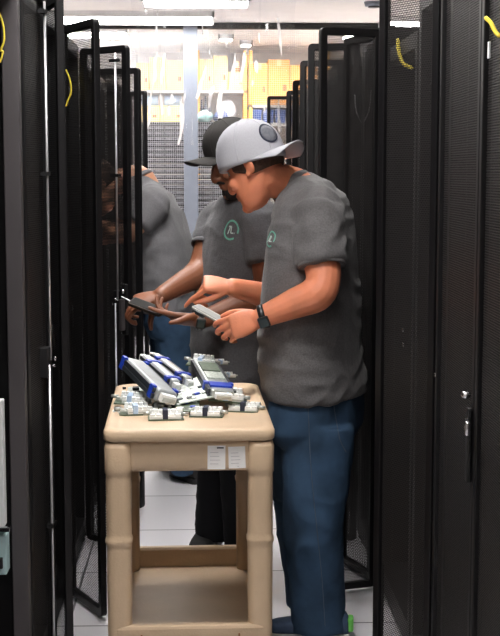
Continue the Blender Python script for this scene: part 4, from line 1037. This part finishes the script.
def tee_logo(root, shirt, px, py, Ydir, rad, letters=True):
    """printed ring emblem laid on the shirt's surface"""
    from mathutils.bvhtree import BVHTree
    dg = bpy.context.evaluated_depsgraph_get(); me = shirt.data
    bv = BVHTree.FromPolygons([v.co.copy() for v in me.vertices], [tuple(p.vertices) for p in me.polygons])
    hit, nn, _, _ = bv.ray_cast(V((0, 0, CAM_H)), ray(px, py).normalized())
    if hit is None: return
    nn = (V((nn.x, nn.y, nn.z * 0.4))).normalized()
    if Ydir is not None: nn = V(Ydir).normalized()
    up = (V((0, 0, 1)) - nn * nn.z).normalized(); rt = up.cross(nn).normalized()
    def proj(u, v):
        o = hit + rt * u + up * v + nn * 0.08
        h, n2, _, _ = bv.ray_cast(o, -nn)
        return (h + nn * 0.0012) if h is not None else hit + rt * u + up * v
    def band(bm, pts2, w):
        for (x0, y0), (x1, y1) in zip(pts2[:-1], pts2[1:]):
            d = V((x1 - x0, y1 - y0)); 
            if d.length < 1e-6: continue
            q = V((-d.y, d.x)).normalized() * w / 2; K = max(1, int(d.length / 0.004))
            for k in range(K):
                a = (x0 + d.x * k / K, y0 + d.y * k / K); b = (x0 + d.x * (k + 1) / K, y0 + d.y * (k + 1) / K)
                bm.faces.new([bm.verts.new(proj(*p)) for p in ((a[0] - q.x, a[1] - q.y), (b[0] - q.x, b[1] - q.y), (b[0] + q.x, b[1] + q.y), (a[0] + q.x, a[1] + q.y))])
    bm = bmesh.new(); band(bm, [(rad * math.cos(R(a)), rad * math.sin(R(a))) for a in range(-20, 301, 10)], rad * 0.20)
    o = under(shirt, finish('emblem_ring', bm, M_['green_print'], None))
    o.modifiers.new('s', 'SOLIDIFY').thickness = 0.0006
    if letters:
        bm = bmesh.new(); k = rad * 0.42; w = rad * 0.14
        band(bm, [(-k * 1.05, -k * 0.9), (-k * 0.75, -k * 0.9), (-k * 0.35, k * 0.9)], w); band(bm, [(-k * 0.8, k * 0.9), (k * 0.05, k * 0.9)], w)
        band(bm, [(k * 0.15, k * 0.9), (k * 0.15, -k * 0.8), (k * 0.95, -k * 0.8)], w); band(bm, [(k * 1.15, -k * 0.8), (k * 1.3, -k * 0.8)], w)
        o = under(shirt, finish('emblem_letters', bm, M_['white_print'], None)); o.modifiers.new('s', 'SOLIDIFY').thickness = 0.0006

# =================================================== man in the light grey cap
f1 = V((-math.cos(R(30)), math.sin(R(30)), 0)); l1 = V((0, 0, 1)).cross(f1)
foot = G(318, 632)
m1 = empty('person', (foot.x, 4.36, 0), 0, 'man in a backwards light grey cap, grey tee and blue jeans beside the cart', 'person')
def row(px, py, Y, hd, hw, t=0): return (P(px, py, Y), hd, hw, t)
T1 = [row(316, 395, 4.36, .147, .226), row(315, 380, 4.36, .150, .230), row(312.5, 360, 4.36, .151, .228), row(310, 335, 4.36, .153, .225), row(310.5, 310, 4.36, .148, .222), row(311, 280, 4.36, .140, .220),
      row(312, 250, 4.36, .130, .216), row(313, 230, 4.36, .120, .212), row(314, 213, 4.36, .105, .200), row(311.5, 201, 4.36, .094, .170, 10), row(304, 193, 4.36, .086, .125, 28), row(296, 189.5, 4.36, .072, .088, 42), row(292, 187.5, 4.36, .066, .076, 47)]
LS, LE, LW = P(318, 214, 4.19), P(324, 291, 4.10), P(260, 318, 4.14)
RS, RE, RW = P(296, 214, 4.55), P(285, 300, 4.66), P(231, 287, 4.44)
h1f = V((-math.cos(R(30)), math.sin(R(30)), 0)); H1 = at(basis(h1f, pitch=R(27)), P(254.5, 169, 4.31))
bm = bmesh.new()
torso(bm, [(c, hd - .02, hw - .025) for c, hd, hw in [r[:3] for r in T1[:-3]]], f1)
tube(bm, [P(312, 204, 4.36), P(297, 189, 4.355), P(281, 182, 4.34), H1 @ V((-0.02, 0, -0.03))], [.085, .068, .062, .058], 20, smooth=4)
head_rings(bm, H1, 0.98)
arm(bm, LS, LE, LW, (.062, .062, .056, .058, .050, .033)); arm(bm, RS, RE, RW, (.060, .058, .052, .052, .045, .031))
HL = [(22, 32, 22), (30, 38, 25), (36, 40, 28), (42, 42, 30)]
tipsL = hand(bm, LW, V((-.93, .12, -.32)), V((-.12, -.90, .30)), 1 if V((-.93, .12, -.32)).cross(V((-.12, -.90, .30))).z > 0 else -1, HL, ((.80, .45, -.30), (.95, .25, -.35), (.98, .0, -.28)), 1.05)
fd, nn = V((-.97, -.10, .16)), V((.10, -.55, .85))
sg = 1 if fd.cross(nn).y < 0 else -1
tipsR = hand(bm, RW, fd, nn, sg, [(46, 12, 8), (68, 62, 30), (74, 70, 40), (76, 70, 45)], ((.72, .35, -.45), (.88, .0, -.55), (.85, -.1, -.55)), 1.02)
# hips and legs inside the jeans
LL = [P(318, 425, 4.27), P(316, 470, 4.26), P(314, 525, 4.25), P(317, 580, 4.26), P(318, 622, 4.27)]
RL = [P(304, 425, 4.46), P(301, 470, 4.46), P(303, 520, 4.46), P(309, 570, 4.46), P(311, 606, 4.46)]
tube(bm, [P(315, 395, 4.36), P(315, 425, 4.36)], [.12, .125], 20)
tube(bm, LL, [.085, .08, .062, .055, .045], 16, smooth=3); tube(bm, RL, [.085, .08, .062, .055, .045], 16, smooth=3)
body1 = remesh('body', bm, M_['skin1'], 0.0042, 2); wparent(body1, m1)
# jeans
bm = bmesh.new()
torso(bm, [row(316, 440, 4.36, .105, .19), row(316, 425, 4.36, .140, .215), row(316, 405, 4.36, .141, .219), row(316, 385, 4.36, .132, .210)], f1)
def leg(bm, pts, radii, f, flat): tube(bm, pts, radii, 24, smooth=5, round_ends=False)
leg(bm, LL[:-1] + [P(317.5, 630, 4.25)], [.118, .116, .100, .093, .094], f1, 1); leg(bm, RL[:-1] + [P(311, 604, 4.46)], [.112, .108, .094, .09, .09], f1, 1)
leg(bm, [P(305, 415, 4.36), P(296, 450, 4.39), P(297, 495, 4.42)], [.10, .095, .08], f1, 1)
jeans1 = remesh('jeans', bm, M_['jeans'], 0.008, 4, wrinkle=folds(3.0, 0.010, (8, 8, 8), 0.001)); wparent(jeans1, m1)
from mathutils.bvhtree import BVHTree
def on_surface(o, pxs, lift=0.001):
    bv = BVHTree.FromPolygons([v.co.copy() for v in o.data.vertices], [tuple(p.vertices) for p in o.data.polygons]); out = []
    for px, py in pxs:
        h, n, _, _ = bv.ray_cast(V((0, 0, CAM_H)), ray(px, py).normalized())
        if h is not None: out.append(h + n * lift)
    return out
def stitch(o, pxs, name, r=0.0016, m='stitch'):
    dense = catmull([V((x, y, 0)) for x, y in pxs], 10); pts = on_surface(o, [(p.x, p.y) for p in dense])
    if len(pts) > 2:
        bm = bmesh.new(); tube(bm, pts, r, 6); under(o, finish(name, bm, M_[m], None, True))
stitch(jeans1, [(308, 404), (309.5, 440), (312, 480), (317, 530), (322, 580), (325, 626)], 'side_seam')
stitch(jeans1, [(333, 402), (336, 420), (340, 440), (346, 452)], 'pocket_seam')
# tee
bm = bmesh.new(); torso(bm, T1, f1)
sleeve(bm, LS, LE, .66, .082, .076); sleeve(bm, RS, RE, .62, .080, .072)
tube(bm, [P(312, 208, 4.36), LS], [.085, .083], 20); tube(bm, [P(312, 208, 4.36), RS], [.085, .080], 20)
tee1 = remesh('tee_shirt', bm, M_['tee'], 0.0075, 7, wrinkle=folds(1.0, 0.015, (7, 7, 13))); wparent(tee1, m1)
under(tee1, hem_band('sleeve_hem', LS, LE, .66, .0755, M_['tee'], m1))
collar(m1, P(292, 187.5, 4.36), f1, .071, .081, R(47), M_['tee'], .007)
c1 = cap(m1, H1, M_['cap_grey'], -1, crown=(0.118, 0.096, 0.138), base_z=0.029, patch=(PI - 0.42, 0.47, 0.034), brim_len=0.066, brim_tilt=R(5), arch=4.2, base_tilt=R(-12), xc=-0.004)
head_details(m1, H1, M_['hair']); short_hair(m1, H1, M_['hair'], -0.03, 0.05)
wrist_watch(m1, LW + (LE - LW).normalized() * 0.012, V((-.93, .12, -.32)), V((-.10, -.85, -.35)), .038, M_['watch'], M_['watch_face'], .92)
shoe(m1, G(349, 641) + V((0.0, 0.02, 0)), V((-.98, .12, 0)), .285, M_['shoe_blue'], M_['sole'], detail=M_['shoe_green'])
shoe(m1, G(328, 605), V((-.15, .98, 0)), .285, M_['shoe_blue'], M_['sole'])
tee_logo(m1, tee1, 270.5, 239, None, 0.025)

# =================================================== man in the black cap
f2 = V((-math.cos(R(30)), -math.sin(R(30)), 0)); l2 = V((0, 0, 1)).cross(f2)
m2 = empty('person', (P(225, 500, 5.12).x, 5.12, 0), 0, 'bearded man in a black cap behind the cart, holding a dark handset', 'person')
Y2 = 5.08
T2 = [row(233, 408, Y2, .140, .215), row(233, 390, Y2, .142, .218), row(233, 360, Y2, .140, .216), row(234, 330, Y2, .142, .214), row(236, 300, Y2, .138, .212), row(239, 265, Y2, .130, .212),
      row(241, 240, Y2, .122, .208), row(242, 222, Y2, .108, .195), row(241, 211, Y2, .090, .160), row(239, 203, Y2, .076, .112), row(238, 197, Y2, .066, .082)]
RS2, RE2, RW2 = P(218, 221, 5.22), P(200, 273, 5.12), P(160, 296, 4.92)
LS2, LE2, LW2 = P(262, 220, 4.93), P(268, 293, 4.86), P(199, 321, 4.80)
h2f = V((-math.cos(R(20)), -math.sin(R(20)), 0)); H2 = at(basis(h2f, pitch=R(24)), P(236, 162, 5.0))
bm = bmesh.new()
torso(bm, [(c, hd - .02, hw - .025) for c, hd, hw in [r[:3] for r in T2[:-3]]], f2)
tube(bm, [P(241, 214, Y2), P(239, 198, Y2 - .01), H2 @ V((-0.03, 0, -0.03))], [.08, .066, .060], 20, smooth=4)
head_rings(bm, H2, 1.08)
arm(bm, RS2, RE2, RW2, (.062, .060, .055, .054, .046, .031)); arm(bm, LS2, LE2, LW2, (.060, .058, .052, .052, .045, .031))
fd, nn = V((-.96, -.10, -.22)), V((-.12, -.50, .86)); sg = 1 if fd.cross(nn).y < 0 else -1
hand(bm, RW2, fd, nn, sg, [(34, 62, 40), (38, 66, 42), (42, 68, 44), (46, 68, 44)], ((.45, .50, -.60), (.35, .25, -.90), (.1, .0, -1.0)), 1.05)
fd, nn = V((-.98, -.08, .14)), V((.12, -.45, -.88)); sg = 1 if fd.cross(nn).y < 0 else -1
hand(bm, LW2, fd, nn, sg, [(2, 6, 6), (20, 40, 30), (26, 46, 30), (30, 46, 30)], ((.60, .55, .45), (.85, .25, .55), (.95, .0, .35)), 1.05)
LG2 = [P(243, 415, 5.0), P(243, 480, 5.0), P(246, 560, 5.02)]; RG2 = [P(224, 415, 5.2), P(219, 470, 5.26), P(214, 536, 5.30)]
tube(bm, [P(233, 395, Y2), P(233, 420, Y2)], [.12, .125], 20)
tube(bm, [LG2[0], LG2[1], LG2[1].lerp(LG2[2], .75)], [.085, .065, .045], 16, smooth=4); tube(bm, [RG2[0], RG2[1], RG2[1].lerp(RG2[2], .75)], [.085, .065, .045], 16, smooth=4)
body2 = remesh('body', bm, M_['skin2'], 0.0042, 2); wparent(body2, m2)
bm = bmesh.new(); torso(bm, [row(233, 425, Y2, .09, .17), row(233, 412, Y2, .128, .20), row(233, 390, Y2, .128, .205)], f2)
leg(bm, LG2, [.112, .09, .082], f2, 1); leg(bm, RG2, [.112, .09, .08], f2, 1)
pants2 = remesh('trousers', bm, M_['black_pants'], 0.009, 4, wrinkle=folds(5.0, 0.008, (8, 8, 12))); wparent(pants2, m2)
bm = bmesh.new(); torso(bm, T2, f2)
sleeve(bm, RS2, RE2, .50, .076, .072); sleeve(bm, LS2, LE2, .60, .082, .074)
tube(bm, [P(241, 214, Y2), RS2], [.085, .076], 20); tube(bm, [P(241, 214, Y2), LS2], [.085, .082], 20)
tee2 = remesh('tee_shirt', bm, M_['tee2'], 0.0085, 7, wrinkle=folds(2.2, 0.014, (7, 7, 11))); wparent(tee2, m2)
under(tee2, hem_band('sleeve_hem', RS2, RE2, .50, .0715, M_['tee2'], m2))
collar(m2, P(238, 199, Y2), f2, .074, .088, R(30), M_['tee2'])
c2 = cap(m2, H2, M_['cap_black'], 1, crown=(0.112, 0.090, 0.128), base_z=0.046, brim_len=0.084, brim_tilt=R(12), arch=4.6)
head_details(m2, H2, M_['hair2']); short_hair(m2, H2, M_['hair2'], -0.03, 0.05)
# beard: hugs the jaw
bm = bmesh.new(); rs = []
for z, fx, b, w in ((-0.134, 0.050, 0.02, 0.026), (-0.128, 0.084, 0.0, 0.042), (-0.108, 0.098, -0.012, 0.054), (-0.086, 0.0965, -0.022, 0.0635), (-0.070, 0.080, -0.026, 0.069), (-0.045, 0.055, -0.02, 0.0725), (-0.015, 0.030, -0.012, 0.0745), (0.01, 0.018, -0.005, 0.0745)):
    rs.append([H2 @ p for p in ell(((fx + b) / 2, 0, z), ((fx - b) / 2, 0, 0), (0, w, 0), 24, 0.85)])
skin_rings(bm, rs)
beard = remesh('beard', bm, M_['hair2'], 0.004, 2, wrinkle=lambda p: 0.0015 * noise.noise(p * 180)); wparent(beard, m2)
bm = bmesh.new(); tube(bm, [H2 @ V((0.088, -0.028, -0.050)), H2 @ V((0.101, 0, -0.042)), H2 @ V((0.088, 0.028, -0.050))], [0.004, 0.0055, 0.004], 8, smooth=4); wparent(finish('moustache', bm, M_['hair2'], None, True), m2)
wrist_watch(m2, LW2 + (LE2 - LW2).normalized() * 0.006, V((-.98, -.08, .14)), V((.1, -.95, -.2)), .036, M_['watch_steel'], M_['watch_face'], .92)
def heel_of(px, py, z=0): return G(px, py, z)
shoe(m2, G(214, 541), V((-.25, -.95, 0)), .28, M_['shoe_black'], M_['shoe_black'], 'boot', hi=0.09)
shoe(m2, G(248, 566), V((-.35, -.93, 0)), .28, M_['shoe_black'], M_['shoe_black'], 'boot', hi=0.09)
tee_logo(m2, tee2, 231, 230, None, 0.036)

# =================================================== third man, bent towards the left racks
f3 = V((-math.cos(R(20)), math.sin(R(20)), 0)); Y3 = 6.55
m3 = empty('person', (P(185, 478, Y3).x, Y3, 0), 0, 'man leaning into the left racks, head hidden by a door', 'person')
T3 = [row(170, 312, Y3, .125, .205), row(169.5, 300, Y3, .130, .210), row(166.5, 270, Y3, .137, .215), row(161.5, 240, Y3, .136, .220), row(154, 212, Y3, .125, .212), row(148, 196, Y3, .105, .185), row(143, 184, Y3, .08, .13), row(139, 176, Y3, .065, .085)]
LS3, LE3, LW3 = P(153, 205, 6.36), P(126, 236, 6.30), P(104, 226, 6.42)
RS3, RE3, RW3 = P(143, 200, 6.72), P(120, 232, 6.76), P(102, 240, 6.70)
H3 = at(basis(V((-.98, .1, 0)), pitch=R(42)), P(101, 186, 6.5))
bm = bmesh.new(); torso(bm, [(c, hd - .02, hw - .025) for c, hd, hw in [r[:3] for r in T3[:-2]]], f3)
tube(bm, [P(146, 194, Y3), P(138, 178, Y3), H3 @ V((-0.03, 0, -0.02))], [.085, .068, .060], 18, smooth=4); head_rings(bm, H3)
arm(bm, LS3, LE3, LW3, (.060, .056, .05, .05, .044, .030)); arm(bm, RS3, RE3, RW3, (.060, .056, .05, .05, .044, .030))
for W_, y in ((LW3, -1), (RW3, 1)):
    fd, nn = V((-.95, .1, .1)), V((0, -.3, .95)); hand(bm, W_, fd, nn, (1 if fd.cross(nn).y < 0 else -1) * (1 if y < 0 else -1), [(20, 30, 20), (25, 35, 25), (28, 36, 25), (30, 36, 25)], ((.6, .5, -.4), (.8, .2, -.4), (.9, 0, -.4)))
LG3 = [P(173, 315, 6.48), P(176, 385, 6.48), P(186, 472, 6.52)]; RG3 = [P(170, 315, 6.66), P(168, 385, 6.70), P(172, 463, 6.76)]
tube(bm, [P(171, 305, Y3), P(172, 325, Y3)], [.12, .12], 18); tube(bm, [LG3[0], LG3[1], LG3[1].lerp(LG3[2], .8)], [.085, .065, .04], 14, smooth=4); tube(bm, [RG3[0], RG3[1], RG3[1].lerp(RG3[2], .8)], [.085, .065, .04], 14, smooth=4)
body3 = remesh('body', bm, M_['skin3'], 0.006, 2); wparent(body3, m3)
bm = bmesh.new(); torso(bm, [row(172, 335, Y3, .10, .17), row(171, 320, Y3, .125, .195), row(170.5, 302, Y3, .122, .198)], f3)
leg(bm, LG3, [.105, .088, .076], f3, 1); leg(bm, RG3, [.105, .088, .076], f3, 1)
jeans3 = remesh('jeans', bm, M_['jeans'], 0.011, 4, wrinkle=folds(7.0, 0.008, (8, 8, 12))); wparent(jeans3, m3)
bm = bmesh.new(); torso(bm, T3, f3); sleeve(bm, LS3, LE3, .62, .088, .082); sleeve(bm, RS3, RE3, .62, .088, .082)
tube(bm, [P(147, 196, Y3), LS3], [.09, .087], 18); tube(bm, [P(147, 196, Y3), RS3], [.09, .087], 18)
tee3 = remesh('tee_shirt', bm, M_['tee3'], 0.010, 6, wrinkle=folds(4.1, 0.016, (7, 7, 11))); wparent(tee3, m3)
collar(m3, P(139.5, 179, Y3), f3, .070, .086, R(35), M_['tee3'])
head_details(m3, H3, M_['hair']); short_hair(m3, H3, M_['hair'], -0.03, 0.05)
bm = bmesh.new()
rs = []
for t in (0.0, 0.2, 0.4, 0.6, 0.75, 0.88, 0.96):
    k = (1 - t ** 2.4) ** 0.5; rs.append([H3 @ p for p in ell((-0.006, 0, 0.045 + 0.098 * t), (0.103 * k, 0, 0), (0, 0.082 * k, 0), 24)])
skin_rings(bm, rs); wparent(finish('hair_top', bm, M_['hair'], None, True), m3)
shoe(m3, G(200, 484), V((-.5, .86, 0)), .27, M_['shoe_black'], M_['shoe_black']); shoe(m3, G(186, 474), V((-.5, .86, 0)), .27, M_['shoe_black'], M_['shoe_black'])

# ------------------------------------------------------------------ things held in the hands
def slab_between(name, a, b, w, th, nrm, label, cat, m, m2=None, scr=True):
    a, b = V(a), V(b); x = (b - a).normalized(); n = V(nrm); n = (n - x * n.dot(x)).normalized(); y = n.cross(x); L = (b - a).length
    mt = Matrix((x, y, n)).transposed().to_4x4(); mt.translation = (a + b) / 2
    t = bpy.data.objects.new(name, None); t.empty_display_size = 0.05; COL.objects.link(t); t.matrix_world = mt; tag(t, label, cat)
    bm = bmesh.new(); skin_rings(bm, [rrect(0, 0, z, L - i, w - i, 0.008, 4) for z, i in ((-th/2, 0.003), (-th/2 + 0.0015, 0), (th/2 - 0.0015, 0), (th/2, 0.003))]); finish('body', bm, M_[m], t)
    if m2:
        bm = bmesh.new(); box2(bm, (-L/2 + 0.006, -w/2 + 0.006, th/2 - 0.0005), (L/2 - 0.006, w/2 - 0.006, th/2 + 0.0012)); finish('screen' if scr else 'contact_strip', bm, M_[m2], t, bevel=0.0005)
    return t
ph = slab_between('handset', P(131, 301, 4.86), P(163, 313, 4.80), 0.052, 0.013, (.25, -.55, .8), 'dark flat handset held in both hands by the man in the black cap', 'handset', 'phone_case', 'phone')
bm = bmesh.new(); tube(bm, [P(121.5, 296.5, 4.86), P(137, 304.5, 4.85)], [.0022, .003], 8); tag(finish('stylus', bm, M_['rod'], None, True), 'thin steel stylus sticking out left of the dark handset', 'stylus')
md_ = slab_between('small_module', P(195, 306, 4.32), P(226, 323, 4.20), 0.036, 0.008, (.05, -.45, .9), 'pale grey module card held by the man in the grey cap', 'module card', 'card', 'card_dark', False)
bm = bmesh.new(); box2(bm, (-0.055, -0.022, -0.012), (-0.015, -0.008, 0.001)); finish('edge_connector', bm, M_['mod_dark'], md_)
# ------------------------------------------------------------------ world and view
w = bpy.data.worlds.new('world'); SC.world = w; w.use_nodes = True
w.node_tree.nodes['Background'].inputs[0].default_value = (1, 0.98, 0.96, 1); w.node_tree.nodes['Background'].inputs[1].default_value = 0.05
vs = SC.view_settings; vs.view_transform = 'Standard'; vs.look = 'None'; vs.exposure = 2.05; vs.gamma = 1.0; vs.use_curve_mapping = False
SC.cycles.max_bounces = 8; SC.cycles.transparent_max_bounces = 24; SC.cycles.use_denoising = True
